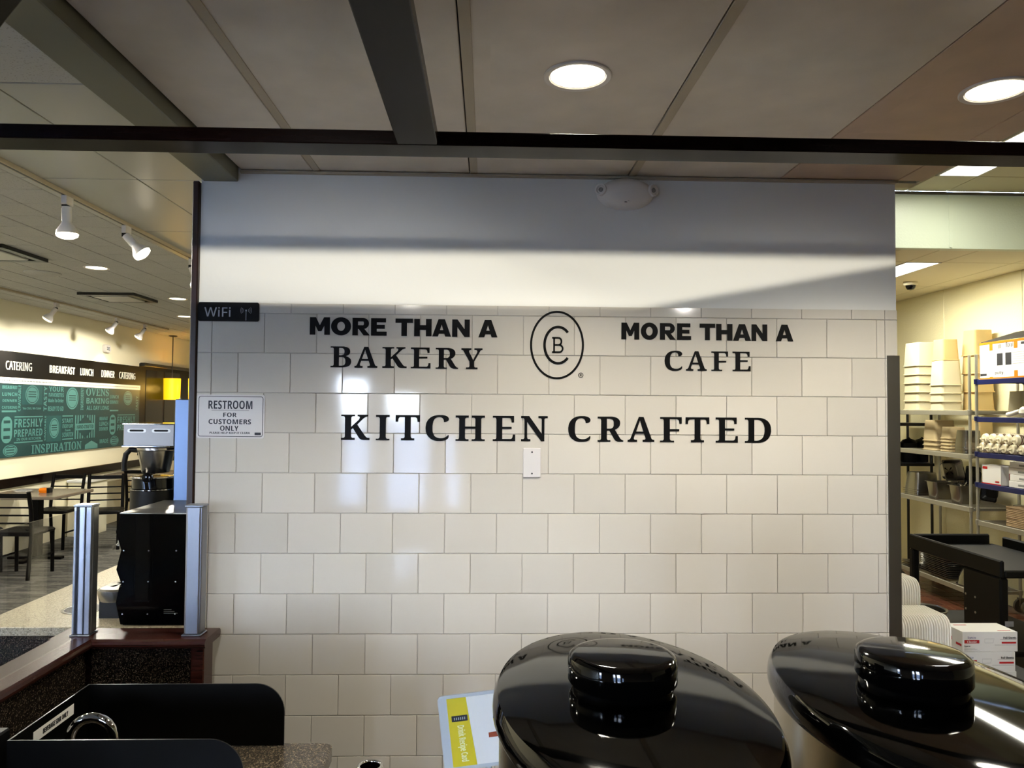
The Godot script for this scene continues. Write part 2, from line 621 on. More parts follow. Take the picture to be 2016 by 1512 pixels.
func build_shell() -> void:
	# floors
	var o := struct("floor")
	block("carpet", Vector3(-5.9, -0.2, -15.3), Vector3(0.05, 0.0, 3.3), M.carpet, o)
	block("kitchen_base", Vector3(0.05, -0.2, -9.9), Vector3(5.0, -0.004, 3.3), M.floor_plain, o)
	var q := mb()
	slab(q, Vector3(-0.074, -0.01, -0.074), Vector3(0.074, 0, 0.074), 0.003)
	var qm := done(q)
	for i in 12:
		for j in 17:
			mesh_node("tile", qm, M["quarry_%d" % rng.randi_range(0, 2)], o, Vector3(2.83 + i * 0.154, 0.0, -5.35 - j * 0.154))
	# outer walls
	o = struct("wall_left")
	block("wall_face", Vector3(-5.9, 0, -15.3), Vector3(-5.6, 3.7, 3.3), M.cream_paint, o)
	o = struct("wall_far")
	block("wall_face", Vector3(-5.6, 0, -15.3), Vector3(0.1, 3.7, -15.0), M.cream_paint, o)
	block("kitchen_wall_face", Vector3(0.1, 0, -9.9), Vector3(5.0, 3.7, -9.6), M.kitchen_panel, o)
	o = struct("wall_divider")
	block("wall_face", Vector3(0.0, 0, -15.0), Vector3(0.1, 3.7, -3.12), M.cream_paint, o)
	o = struct("wall_right")
	block("wall_body", Vector3(4.73, 0, -9.6), Vector3(5.0, 3.7, 3.3), M.kitchen_panel, o)
	var zs := [-9.6, -8.9, -7.74, -6.58, -5.42, -4.26, -3.1, -1.9, -0.7, 0.5, 1.7, 3.0]
	for k in zs.size() - 1:
		block("panel", Vector3(4.72, 0.0, zs[k] + 0.004), Vector3(4.73, 3.44, zs[k + 1] - 0.004), M.kitchen_panel, o)
		block("divider_strip", Vector3(4.716, 0.0, zs[k] - 0.010), Vector3(4.722, 3.0, zs[k] + 0.010), M.kitchen_panel, o, 0.002)
	# street wall behind the camera, with a row of windows and a transom
	o = struct("wall_street")
	var openings := [[-5.5, -4.5, 0.45, 2.2], [-1.80, -1.45, 0.6, 2.12], [-1.22, -0.75, 0.6, 2.12], [-0.55, -0.35, 0.6, 1.45]]
	var xs := [-5.6, 4.72]
	var ys := [0.0, 3.7]
	for w in openings:
		xs.append_array([w[0], w[1]])
		ys.append_array([w[2], w[3]])
	xs.sort()
	ys.sort()
	var st := mb()
	for i in xs.size() - 1:
		for j in ys.size() - 1:
			var cx: float = (xs[i] + xs[i + 1]) / 2
			var cy: float = (ys[j] + ys[j + 1]) / 2
			if xs[i + 1] - xs[i] < 0.001 or ys[j + 1] - ys[j] < 0.001:
				continue
			if openings.any(func(w): return cx > w[0] and cx < w[1] and cy > w[2] and cy < w[3]):
				continue
			slab(st, Vector3(xs[i], ys[j], 3.0), Vector3(xs[i + 1], ys[j + 1], 3.2))
	put("wall_face", st, M.street_paint, o)
	for k in openings.size():
		var w: Array = openings[k]
		var win := struct("window_%d" % (k + 1))
		st = mb()
		for s in [[w[0], w[0] + 0.03, w[2], w[3]], [w[1] - 0.03, w[1], w[2], w[3]], [w[0], w[1], w[2], w[2] + 0.02], [w[0], w[1], w[3] - 0.02, w[3]]]:
			slab(st, Vector3(s[0], s[2], 3.06), Vector3(s[1], s[3], 3.12))
		put("window_frame", st, M.black_enamel, win)
		block("pane", Vector3(w[0], w[2], 3.085), Vector3(w[1], w[3], 3.093), M.window_glass, win)
	# ceilings
	o = struct("ceiling")
	block("roof_slab", Vector3(-0.995, CEIL + 0.013, -3.12), Vector3(1.765, CEIL + 0.1, 3.0), M.joint_dark, o)
	var cols := [-0.985, -0.70, -0.08, 0.555, 1.175, 1.655, 1.765]
	panels(o, cols, [-3.022, -0.6, 1.84, 3.0], CEIL, 0.004, func(i, _j): return M.ceiling_panel_tan if i >= 4 else M.ceiling_panel)
	for x in [-0.70, -0.08, 0.555]:
		block("batten", Vector3(x + 0.002, CEIL - 0.0025, -3.015), Vector3(x + 0.032, CEIL, 3.0), M.batten, o, 0.001)
	st = mb()
	slab(st, Vector3(-0.985, CEIL - 0.012, -3.03), Vector3(1.652, CEIL - 0.004, -3.008))
	put("wall_angle", st, M.batten, o)
	o = struct("trim_1")
	block("soffit_beam", Vector3(-1.131, 2.638, -3.025), Vector3(-0.995, 3.3, 3.0), M.soffit_paint, o, 0.003)
	block("cross_soffit", Vector3(-0.995, 2.389, 0.28), Vector3(1.752, CEIL, 0.45), M.soffit_paint, o, 0.003)
	o = struct("ceiling_dining")
	block("roof_slab", Vector3(-5.6, DINE + 0.013, -15.0), Vector3(0.0, DINE + 0.12, -3.12), M.joint_dark, o)
	block("roof_slab", Vector3(-5.6, DINE + 0.013, -3.12), Vector3(-1.131, DINE + 0.12, 3.0), M.joint_dark, o)
	# smooth lay-in panels near the beam, scored one-foot tiles further left
	var zz := []
	for k in 15:
		zz.append(3.0 if k == 0 else 3.22 - 1.22 * k)
	zz.append(-15.0)
	panels(o, [-2.505, -1.88, -1.255, -0.63, -0.02], zz, DINE, 0.008, func(_i, j): return M.acoustic if j == 4 else M.dining_smooth)
	var tile_mesh := {}
	for wide in [0.61, 0.585]:
		st = mb()
		for a in 2:
			for b in 4:
				slab(st, Vector3(-wide / 2 + a * wide / 2 + 0.004, 0, -0.61 + b * 0.305 + 0.004), Vector3(-wide / 2 + (a + 1) * wide / 2 - 0.004, 0.012, -0.61 + (b + 1) * 0.305 - 0.004), 0.003)
		tile_mesh[wide] = done(st)
	for i in 5:
		for j in 15:
			mesh_node("tile", tile_mesh[0.61], M.acoustic, o, Vector3(-2.81 - 0.615 * i, DINE, 2.39 - 1.22 * j))
	o = struct("ceiling_kitchen")
	block("roof_slab", Vector3(1.765, KUP + 0.013, -5.75), Vector3(4.73, KUP + 0.12, 3.0), M.joint_dark, o)
	panels(o, [1.77, 2.3, 2.9, 3.21, 3.53, 4.14, 4.72], [-5.74, -5.35, -4.12, -2.9, -1.7, -0.5, 0.7, 1.9, 3.0], KUP, 0.007, func(_i, _j): return M.kitchen_ceiling, [[3, 1]])
	block("fascia", Vector3(1.752, CEIL, -3.11), Vector3(1.765, KUP, 3.0), M.kitchen_ceiling, o)
	block("fascia", Vector3(0.1, CEIL, -3.12), Vector3(1.765, KUP + 0.1, -3.05), M.kitchen_ceiling, o)
	block("roof_slab", Vector3(0.1, KUP + 0.013, -5.75), Vector3(1.765, KUP + 0.12, -3.12), M.kitchen_ceiling, o)
	block("roof_slab", Vector3(0.1, KLOW + 0.013, -9.6), Vector3(4.73, KLOW + 0.12, -5.83), M.joint_dark, o)
	panels(o, [0.11, 0.77, 1.38, 1.99, 2.60, 3.21, 3.52, 3.83, 4.44, 4.72], [-5.76, -6.29, -7.51, -8.73, -9.6], KLOW, 0.006, func(_i, _j): return M.kitchen_ceiling_low, [[6, 1]])
	block("wall_angle", Vector3(1.766, KUP - 0.022, -5.748), Vector3(4.72, KUP - 0.002, -5.732), M.angle_tan, o)
	o = struct("wall_header")
	block("header_core", Vector3(0.1, KLOW, -5.82), Vector3(4.72, KUP, -5.76), M.header_panel, o)
	var hx := [0.1, 1.13, 2.35, 3.57, 4.72]
	for k in 4:
		block("panel", Vector3(hx[k] + 0.003, KLOW, -5.76), Vector3(hx[k + 1] - 0.003, KUP - 0.006, -5.75), M.header_panel, o, 0.002)
		block("divider_strip", Vector3(hx[k + 1] - 0.014, KLOW + 0.01, -5.752), Vector3(hx[k + 1] + 0.014, KUP - 0.01, -5.746), M.header_panel, o, 0.002)
	# outside: pavement
	o = struct("ground_outside")
	block("pavement", Vector3(-40, -0.3, 3.3), Vector3(40, -0.05, 60), M.asphalt, o)

func build_tiled_wall() -> void:
	var o := struct("wall_tiled")
	block("wall_body", Vector3(WX0, 0, -3.11), Vector3(WX1, CEIL + 0.09, WZ), M.wall_paint, o)
	block("grout_bed", Vector3(WX0, 0.0, WZ), Vector3(WX1, 2.156, WZ + 0.0055), M.grout, o)
	var cache := {}
	var g := 0.0022
	for k in range(-1, 14):
		var top := 2.116 - 0.1566 * k
		var low := top - 0.1566
		if k == -1:
			top = 2.157
			low = 2.116
		if k == 13:
			low = 0.0
		var edges := [WX0, -1.085]
		var x := -0.88 - 0.2038 * 2 + (0.1019 if posmod(k, 2) == 1 else 0.0)
		while x < 1.60:
			if x > -1.085 + 0.02 and x < 1.60 - 0.01:
				edges.append(x)
			x += 0.2038
		edges.append(1.60)
		edges.append(WX1)
		for n in edges.size() - 1:
			var w: float = edges[n + 1] - edges[n] - g
			var h := top - low - g
			var key := "%.3f %.3f" % [w, h]
			if not cache.has(key):
				var st := mb()
				slab(st, Vector3(-w / 2, -h / 2, -0.008), Vector3(w / 2, h / 2, 0), 0.0014)
				cache[key] = done(st)
			var t := mesh_node("tile", cache[key], M["tile_%d" % rng.randi_range(0, 3)], o, Vector3((edges[n] + edges[n + 1]) / 2, (top + low) / 2, WZ + 0.010))
			t.rotation = Vector3(rng.randfn(0, 0.003), rng.randfn(0, 0.003), 0)
	# dark wood corner at the left end
	o = struct("trim_2")
	block("corner_wood", Vector3(WX0 - 0.028, 0, -3.13), Vector3(WX0 - 0.001, 2.636, -3.012), M.red_wood, o, 0.004)
	# stainless corner guard on the right end
	var cg := thing("corner_guard", "tall stainless steel corner guard on right end of tiled wall", "corner guard", Vector3(WX1, 0.1, WZ))
	var st := mb()
	slab(st, Vector3(-0.046, 0, 0.0105), Vector3(0.006, 1.872, 0.0135), 0.001)
	slab(st, Vector3(0.003, 0, -0.075), Vector3(0.006, 1.872, 0.0135), 0.001)
	put("guard_sheet", st, M.steel_dark, cg)

func build_lettering() -> void:
	var z := WZ + 0.0112
	var place := Transform3D(Basis(), Vector3(0, 0, z))
	var lines := [
		["MORETHANA", "heavy", [[-0.704, -0.625], [-0.621, -0.542], [-0.537, -0.468], [-0.464, -0.402], [-0.368, -0.299], [-0.294, -0.225], [-0.223, -0.148], [-0.144, -0.074], [-0.04, 0.036]], 2.033, 2.1025, -0.002, "heavy black lettering MORE THAN A above the word BAKERY"],
		["BAKERY", "serif", [[-0.621, -0.54], [-0.527, -0.437], [-0.418, -0.322], [-0.306, -0.228], [-0.208, -0.119], [-0.107, -0.023]], 1.9048, 1.988, -0.0015, "spaced black serif lettering BAKERY on white wall tiles"],
		["MORETHANA", "heavy", [[0.53, 0.602], [0.608, 0.677], [0.685, 0.749], [0.754, 0.811], [0.845, 0.908], [0.912, 0.978], [0.98, 1.053], [1.055, 1.119], [1.153, 1.225]], 2.027, 2.094, -0.001, "heavy black lettering MORE THAN A above the word CAFE"],
		["CAFE", "serif", [[0.704, 0.775], [0.79, 0.874], [0.892, 0.96], [0.978, 1.051]], 1.9035, 1.982, 0.0, "spaced black serif lettering CAFE on white wall tiles"],
		["KITCHENCRAFTED", "serif", [[-0.576, -0.464], [-0.44, -0.386], [-0.363, -0.267], [-0.245, -0.153], [-0.127, -0.011], [0.02, 0.109], [0.132, 0.238], [0.319, 0.408], [0.436, 0.539], [0.556, 0.663], [0.686, 0.773], [0.788, 0.884], [0.909, 0.999], [1.027, 1.133]], 1.6195, 1.7195, -0.001, "large black serif lettering KITCHEN CRAFTED across the tiled wall"]]
	for l in lines:
		var t := thing("wall_lettering", l[6], "lettering", Vector3.ZERO, 0, "vinyl words on the tiled wall")
		for k in l[0].length():
			var dy: float = l[5] * k / l[0].length() * 2.0
			var ch: String = l[0][k]
			var over := 0.0012 if ch in ["O", "C"] else 0.0
			if l[1] == "heavy":
				var hl := mesh_node("letter", heavy_letter(ch), M.vinyl_black, t)
				hl.transform = Transform3D(Basis.from_scale(Vector3(l[2][k][1] - l[2][k][0], l[4] - l[3] + 2 * over, 0.0008)), Vector3(l[2][k][0], l[3] + dy - over, z))
				continue
			words(ch, l[1], l[2][k][0], l[2][k][1], l[3] + dy - over, l[4] + dy + over, M.vinyl_black, t, place, "letter")
	# oval emblem with C and B
	var e := thing("wall_emblem", "black oval line emblem enclosing letters C and B", "emblem", Vector3(0.273, 2.0015, z))
	var st := mb()
	var ring := arc(0, 0, 0.1035, 0.1325, 0, 360, 64)
	ring.pop_back()
	band(st, ring, 0.0085, 0.0008, Transform3D(), true)
	put("oval_ring", st, M.vinyl_black, e)
	st = mb()
	band(st, arc(0.004, -0.0005, 0.054, 0.0725, 44, 316, 40), 0.0105, 0.0008)
	put("letter_c", st, M.vinyl_black, e)
	st = mb()
	var bw := 0.0072
	band(st, [Vector2(-0.0115, 0.0315), Vector2(-0.0115, -0.0315)], bw, 0.0008)
	for y in [0.0285, 0.0, -0.0285]:
		var x1 := 0.006 if y > -0.01 else 0.008
		band(st, [Vector2(-0.020 if y != 0.0 else -0.0115, y), Vector2(x1, y)], bw, 0.0008)
	band(st, arc(0.006, 0.01425, 0.0115, 0.01425, 90, -90, 14), bw, 0.0008)
	band(st, arc(0.008, -0.01425, 0.0145, 0.01425, 90, -90, 14), bw, 0.0008)
	put("letter_b", st, M.vinyl_black, e)
	st = mb()
	ring = arc(0.0955, -0.1195, 0.0092, 0.0092, 0, 360, 24)
	ring.pop_back()
	band(st, ring, 0.0022, 0.0008, Transform3D(), true)
	put("registered_ring", st, M.vinyl_black, e)
	words("R", "sans", 0.0925, 0.0990, -0.1235, -0.1155, M.vinyl_black, e, Transform3D(), "registered_letter")
	# plates and signs
	var p := thing("blank_wall_plate", "white blank cover plate with two screws on tiled wall", "wall plate", Vector3(0.176, 1.534, WZ + 0.0105))
	st = mb()
	slab(st, Vector3(-0.0355, -0.0585, 0), Vector3(0.0355, 0.0585, 0.006), 0.003)
	put("plate", st, M.white_plastic, p)
	for s in [-1, 1]:
		st = mb()
		lathe(st, [[0.0036, 0.0], [0.0036, 0.001], [0.0, 0.0012]], Vector3(0, s * 0.042, 0.006), 12, 1, 1, Basis(Vector3.RIGHT, PI / 2))
		put("screw", st, M.print_dark, p)
	p = thing("wifi_sign", "small black plate sign reading WiFi at tile top", "sign", Vector3(-1.0205, 2.1195, WZ + 0.0115))
	st = mb()
	prism(st, rrect(0.237, 0.075, 0.008), 0.003)
	put("plate", st, M.vinyl_black, p)
	words("WiFi", "sans_thin", -0.094, 0.008, -0.019, 0.018, M.print_silver, p, Transform3D(Basis(), Vector3(0, 0, 0.003)))
	st = mb()
	band(st, [Vector2(0.068, 0.006), Vector2(0.068, -0.033)], 0.0022, 0.0006)
	band(st, arc(0.068, 0.006, 0.0025, 0.0025, 0, 360, 10), 0.0022, 0.0006)
	for r in [0.010, 0.0155, 0.021]:
		for a in [-35.0, 145.0]:
			band(st, arc(0.068, 0.006, r, r, a, a + 70, 8), 0.0012, 0.0006)
	put("antenna_symbol", st, M.print_silver, p, Vector3(0, 0, 0.003))
	p = thing("restroom_sign", "white restroom sign with dark border at left tile edge", "sign", Vector3(-1.005, 1.709, WZ + 0.0115))
	p.rotation.z = -0.004
	st = mb()
	prism(st, rrect(0.262, 0.170, 0.009), 0.002)
	put("plate", st, M.white_plastic, p)
	st = mb()
	var inner := rrect(0.248, 0.156, 0.008)
	band(st, inner, 0.0022, 0.0004, Transform3D(), true)
	slab(st, Vector3(-0.075, 0.0235, 0), Vector3(0.07, 0.0245, 0.0004))
	slab(st, Vector3(0.094, -0.072, 0), Vector3(0.118, -0.062, 0.0004))
	put("border", st, M.print_navy, p, Vector3(0, 0, 0.002))
	var sp := Transform3D(Basis(), Vector3(0, 0, 0.002))
	words("RESTROOM", "sans", -0.087, 0.083, 0.029, 0.062, M.print_navy, p, sp)
	words("FOR", "sans", -0.029, 0.023, -0.002, 0.015, M.print_navy, p, sp)
	words("CUSTOMERS", "sans", -0.085, 0.079, -0.030, -0.011, M.print_navy, p, sp)
	words("ONLY", "sans", -0.040, 0.031, -0.056, -0.036, M.print_navy, p, sp)
	words("PLEASE HELP KEEP IT CLEAN", "sans", -0.080, 0.074, -0.068, -0.060, M.print_navy, p, sp)
	# emergency light under the ceiling
	var em := thing("emergency_light", "white oval emergency light with two small lamps below ceiling", "emergency light", Vector3(0.545, 2.609, WZ))
	st = mb()
	var turn := Basis(Vector3.RIGHT, PI / 2)
	lathe(st, [[1.0, 0.0], [1.0, 0.018], [0.97, 0.032], [0.86, 0.052], [0.6, 0.066], [0.3, 0.071], [0.0, 0.072]], Vector3.ZERO, 48, 0.113, 0.0615, turn)
	put("housing", st, M.white_plastic, em)
	for s in [-1, 1]:
		var head := Basis(Vector3.UP, s * 0.55) * turn
		st = mb()
		lathe(st, [[0.022, -0.02], [0.024, 0.004], [0.023, 0.012], [0.017, 0.012], [0.014, 0.004], [0.0, 0.003]], Vector3(s * 0.102, 0.008, 0.045), 24, 1, 1, head)
		var lamp := put("lamp_head", st, M.white_plastic, em)
		st = mb()
		lathe(st, [[0.009, 0.003], [0.009, 0.009], [0.006, 0.0095], [0.005, 0.006], [0.0, 0.006]], Vector3(s * 0.102, 0.008, 0.045), 18, 1, 1, head)
		put("lamp_bezel", st, M.print_grey, lamp)
	st = mb()
	slab(st, Vector3(-0.012, -0.044, 0.054), Vector3(-0.002, -0.041, 0.062))
	slab(st, Vector3(0.0, -0.040, 0.056), Vector3(0.006, -0.037, 0.064))
	put("test_button", st, M.print_dark, em)

# behind the camera: menu boards hung under the soffit, and the small bare lamp whose light passes over them
func build_menu_board() -> void:
	var o := thing("menu_board", "long dark menu board hung under the soffit behind the camera", "menu board", Vector3(0, 0, 0.39))
	var st := mb()
	prism(st, [Vector2(-0.98, 1.85), Vector2(1.74, 1.85), Vector2(1.74, 2.384), Vector2(0.84, 2.380), Vector2(0.42, 2.304), Vector2(-0.98, 2.304)], 0.03)
	put("board", st, M.mural_brown, o)
	for x in [-0.9, 1.2]:
		st = mb()
		tube(st, [Vector3(x, 2.30, 0.015), Vector3(x, 2.389, 0.015)], 0.003, 6)
		put("hanger_rod", st, M.black_enamel, o)
	var l := thing("bare_lamp", "small bare halogen lamp under the ceiling behind the menu board", "lamp", Vector3(0.3, 2.508, 2.6))
	st = mb()
	tube(st, [Vector3(0, 0.18, 0), Vector3(0, -0.08, 0)], 0.008, 8)
	lathe(st, [[0.0, -0.092], [0.012, -0.09], [0.014, -0.08], [0.0, -0.078]].map(func(p): return [p[0], p[1]]), Vector3.ZERO, 12)
	put("socket", st, M.black_enamel, l)
	st = mb()
	lathe(st, [[0.0, -0.125], [0.01, -0.12], [0.013, -0.108], [0.010, -0.095], [0.0, -0.092]], Vector3.ZERO, 14)
	put("bulb", st, M.lamp_glow, l)
	st = mb()
	slab(st, Vector3(-0.3, -0.33, -0.155), Vector3(0.3, -0.127, -0.15))
	put("glare_shield", st, M.black_enamel, l)
	lamp_spot(l, Vector3(0, -0.108, -0.02), Vector3(0, -0.03, -1), 22.0, 30.0, 0.012, Color(1.0, 0.975, 0.90))

func build_trellis() -> void:
	var o := thing("ceiling_trellis", "dark mahogany timber frame hanging below the ceiling", "trellis", Vector3(0, 2.43, 0))
	var st := mb()
	slab(st, Vector3(-2.4, 0, -2.058), Vector3(2.3, 0.037, -1.962), 0.002)
	put("cross_beam", st, M.mahogany, o)
	st = mb()
	slab(st, Vector3(-0.240, 0.0005, -1.9615), Vector3(-0.136, 0.037, 1.5), 0.002)
	put("long_beam", st, M.mahogany, o)
	st = mb()
	slab(st, Vector3(-0.7, 0.0005, 0.0), Vector3(0.9, 0.037, 0.1), 0.002, Basis(Vector3.UP, -PI * 0.25), Vector3(-0.835, 0, -1.335))
	put("corner_brace", st, M.mahogany, o)
	for x in [-1.6, 2.0]:
		st = mb()
		tube(st, [Vector3(x, 0.036, -2.01), Vector3(x, 0.254, -2.01)], 0.004, 8)
		put("hanger_rod", st, M.black_enamel, o)
	st = mb()
	tube(st, [Vector3(-0.19, 0.036, 0.9), Vector3(-0.19, 0.254, 0.9)], 0.004, 8)
	put("hanger_rod", st, M.black_enamel, o)

# ---------------------------------------------------------------- left: pony wall, sink, coffee counter
func build_pony_wall() -> void:
	var o := thing("pony_wall", "low wall of dark speckled stone panels with brown wood cap", "half wall")
	block("stone_panel", Vector3(-1.50, 0, -2.95), Vector3(-1.085, 0.868, -2.87), M.granite_dark, o)
	block("stone_panel", Vector3(-1.56, 0, -2.95), Vector3(-1.46, 0.868, -0.9), M.granite_dark, o)
	block("corner_post", Vector3(-1.47, 0, -2.885), Vector3(-1.445, 0.868, -2.86), M.mahogany, o)
	block("end_post", Vector3(-1.085, 0, -2.955), Vector3(-1.035, 0.868, -2.862), M.cap_wood, o, 0.004)
	var st := mb()
	var round := [Vector2(-0.075, 0.0), Vector2(-0.082, 0.008), Vector2(-0.084, 0.016), Vector2(-0.080, 0.026), Vector2(-0.070, 0.032), Vector2(0.070, 0.032), Vector2(0.080, 0.026), Vector2(0.084, 0.016), Vector2(0.082, 0.008), Vector2(0.075, 0.0)]
	prism(st, round, 0.565, Transform3D(Basis(Vector3.UP, PI / 2), Vector3(-1.585, 0.868, -2.91)))
	put("wood_cap", st, M.cap_wood, o)
	st = mb()
	prism(st, round, 2.0, Transform3D(Basis(), Vector3(-1.505, 0.8681, -2.84)))
	put("wood_cap", st, M.cap_wood, o)
	# glass screen with its two posts
	for d in [[-1.492, "grooved aluminium post at the corner of the glass screen"], [-1.087, "wide aluminium post beside the tiled wall"]]:
		var p := thing("screen_post", d[1], "post", Vector3(d[0], 0.9, -2.905), 0, "aluminium screen posts")
		st = mb()
		slab(st, Vector3(-0.036, 0, -0.035), Vector3(0.036, 0.006, 0.035), 0.002)
		put("foot_plate", st, M.aluminium, p)
		st = mb()
		if d[0] < -1.2:
			slab(st, Vector3(-0.032, 0.006, -0.028), Vector3(0.032, 0.474, 0.014), 0.003)
			slab(st, Vector3(-0.032, 0.006, 0.014), Vector3(-0.022, 0.474, 0.028), 0.002)
			slab(st, Vector3(-0.014, 0.006, 0.014), Vector3(0.008, 0.474, 0.026), 0.002)
			slab(st, Vector3(0.012, 0.006, 0.014), Vector3(0.032, 0.474, 0.028), 0.002)
		else:
			slab(st, Vector3(-0.030, 0.006, -0.028), Vector3(0.030, 0.474, 0.024), 0.003)
			slab(st, Vector3(-0.024, 0.006, 0.024), Vector3(0.024, 0.474, 0.030), 0.003)
		put("extrusion", st, M.aluminium, p)
		st = mb()
		slab(st, Vector3(-0.034, 0.474, -0.030), Vector3(0.034, 0.481, 0.030), 0.002)
		put("cap", st, M.aluminium, p)
	st = mb()
	slab(st, Vector3(-0.17, 0, -0.003), Vector3(0.168, 0.462, 0.003), 0.001)
	var gs := put("screen_glass", st, M.clear_glass, self, Vector3(-1.288, 0.902, -2.91))
	tag(gs, "clear glass pane between the two aluminium posts", "glass pane")
	st = mb()
	slab(st, Vector3(-0.003, 0, 0.0), Vector3(0.003, 0.462, 1.9), 0.001)
	gs = put("screen_glass", st, M.smoked_glass, self, Vector3(-1.497, 0.902, -2.865))
	tag(gs, "smoky glass pane running along the low wall toward camera", "glass pane")

func guard_panel(st: SurfaceTool, x0: float, x1: float, y0: float, y1: float, r: float, place: Transform3D) -> void:
	var line := [Vector2(x0, y0), Vector2(x1, y0)]
	line.append_array(arc(x1 - r, y1 - r, r, r, 0, 90, 12))
	line.append(Vector2(x0, y1))
	prism(st, line, 0.004, place)

func build_sink() -> void:
	var o := thing("sink_counter", "brown speckled stone counter with rounded corner holding the sink", "counter")
	var st := mb()
	var line := [Vector2(-1.455, 1.2), Vector2(-0.40, 1.2)]
	line.append_array(arc(-0.43, 2.03, 0.03, 0.03, 0, 90, 8))
	line.append(Vector2(-1.455, 2.06))
	prism(st, line, 0.035, Transform3D(Basis(Vector3.RIGHT, -PI / 2), Vector3(0, 0.825, 0)))
	put("worktop", st, M.granite_counter, o)
	block("cabinet_body", Vector3(-1.45, 0.0, -2.02), Vector3(-0.44, 0.825, -1.25), M.mahogany, o)
	var g := thing("splash_guard", "black plastic splash guard with rounded panels around the sink", "splash guard", Vector3(0, 0.861, 0))
	st = mb()
	guard_panel(st, -1.033, -0.528, 0.0, 0.160, 0.075, Transform3D(Basis(), Vector3(0, 0, -2.05)))
	put("rear_panel", st, M.guard_black, g)
	st = mb()
	guard_panel(st, -1.033, -0.528, 0.0, 0.160, 0.075, Transform3D(Basis(), Vector3(0, 0, -1.714)))
	put("front_panel", st, M.guard_black, g)
	st = mb()
	slab(st, Vector3(-1.037, 0, -2.05), Vector3(-1.033, 0.160, -1.71))
	put("side_panel", st, M.guard_black, g)
	var lb := thing("sink_label", "white strip label with small black print on splash guard", "label", Vector3(-1.0328, 0.988, -1.885), PI / 2)
	st = mb()
	slab(st, Vector3(-0.085, -0.013, 0), Vector3(0.085, 0.013, 0.0006))
	put("strip", st, M.paper_white, lb)
	words("BEVERAGE SINK ONLY", "sans", -0.048, 0.058, -0.006, 0.006, M.print_dark, lb, Transform3D(Basis(), Vector3(0, 0, 0.0006)))
	var f := thing("sink_faucet", "chrome gooseneck faucet behind the black splash guard", "faucet", Vector3(-0.93, 0.86, -1.86))
	st = mb()
	var path := [Vector3(-0.052, 0.01, 0), Vector3(-0.052, 0.09, 0)]
	for k in 13:
		var a := PI - PI * k / 12
		path.append(Vector3(0.052 * cos(a), 0.098 + 0.052 * sin(a), 0))
	path.append(Vector3(0.052, 0.07, 0))
	tube(st, path, 0.0115, 16)
	put("spout", st, M.chrome, f)
	st = mb()
	lathe(st, [[0.022, 0], [0.022, 0.012], [0.014, 0.018], [0.0, 0.018]], Vector3(-0.052, 0, 0), 20)
	put("base", st, M.chrome, f)
	st = mb()
	slab(st, Vector3(-0.135, 0, -0.17), Vector3(0.135, 0.165, 0.17), 0.004)
	tag(put("black_caddy", st, M.black_plastic, self, Vector3(-1.20, 0.861, -1.60)), "plain black box standing on the counter beside the splash guard", "caddy")
	var cn := thing("chrome_canister", "dark canister with shiny chrome rim near bottom of wall", "canister", Vector3(-0.285, 0.0, -1.93))
	st = mb()
	lathe(st, [[0.0, 0.0], [0.029, 0.0], [0.029, 0.855], [0.026, 0.855], [0.026, 0.80], [0.0, 0.80]], Vector3.ZERO, 28)
	put("body", st, M.mahogany, cn)
	st = mb()
	var ring := []
	for k in 25:
		ring.append(Vector3(0.0285 * cos(TAU * k / 24), 0.858, 0.0285 * sin(TAU * k / 24)))
	tube(st, ring, 0.0048, 10, false)
	put("rim", st, M.chrome, cn)

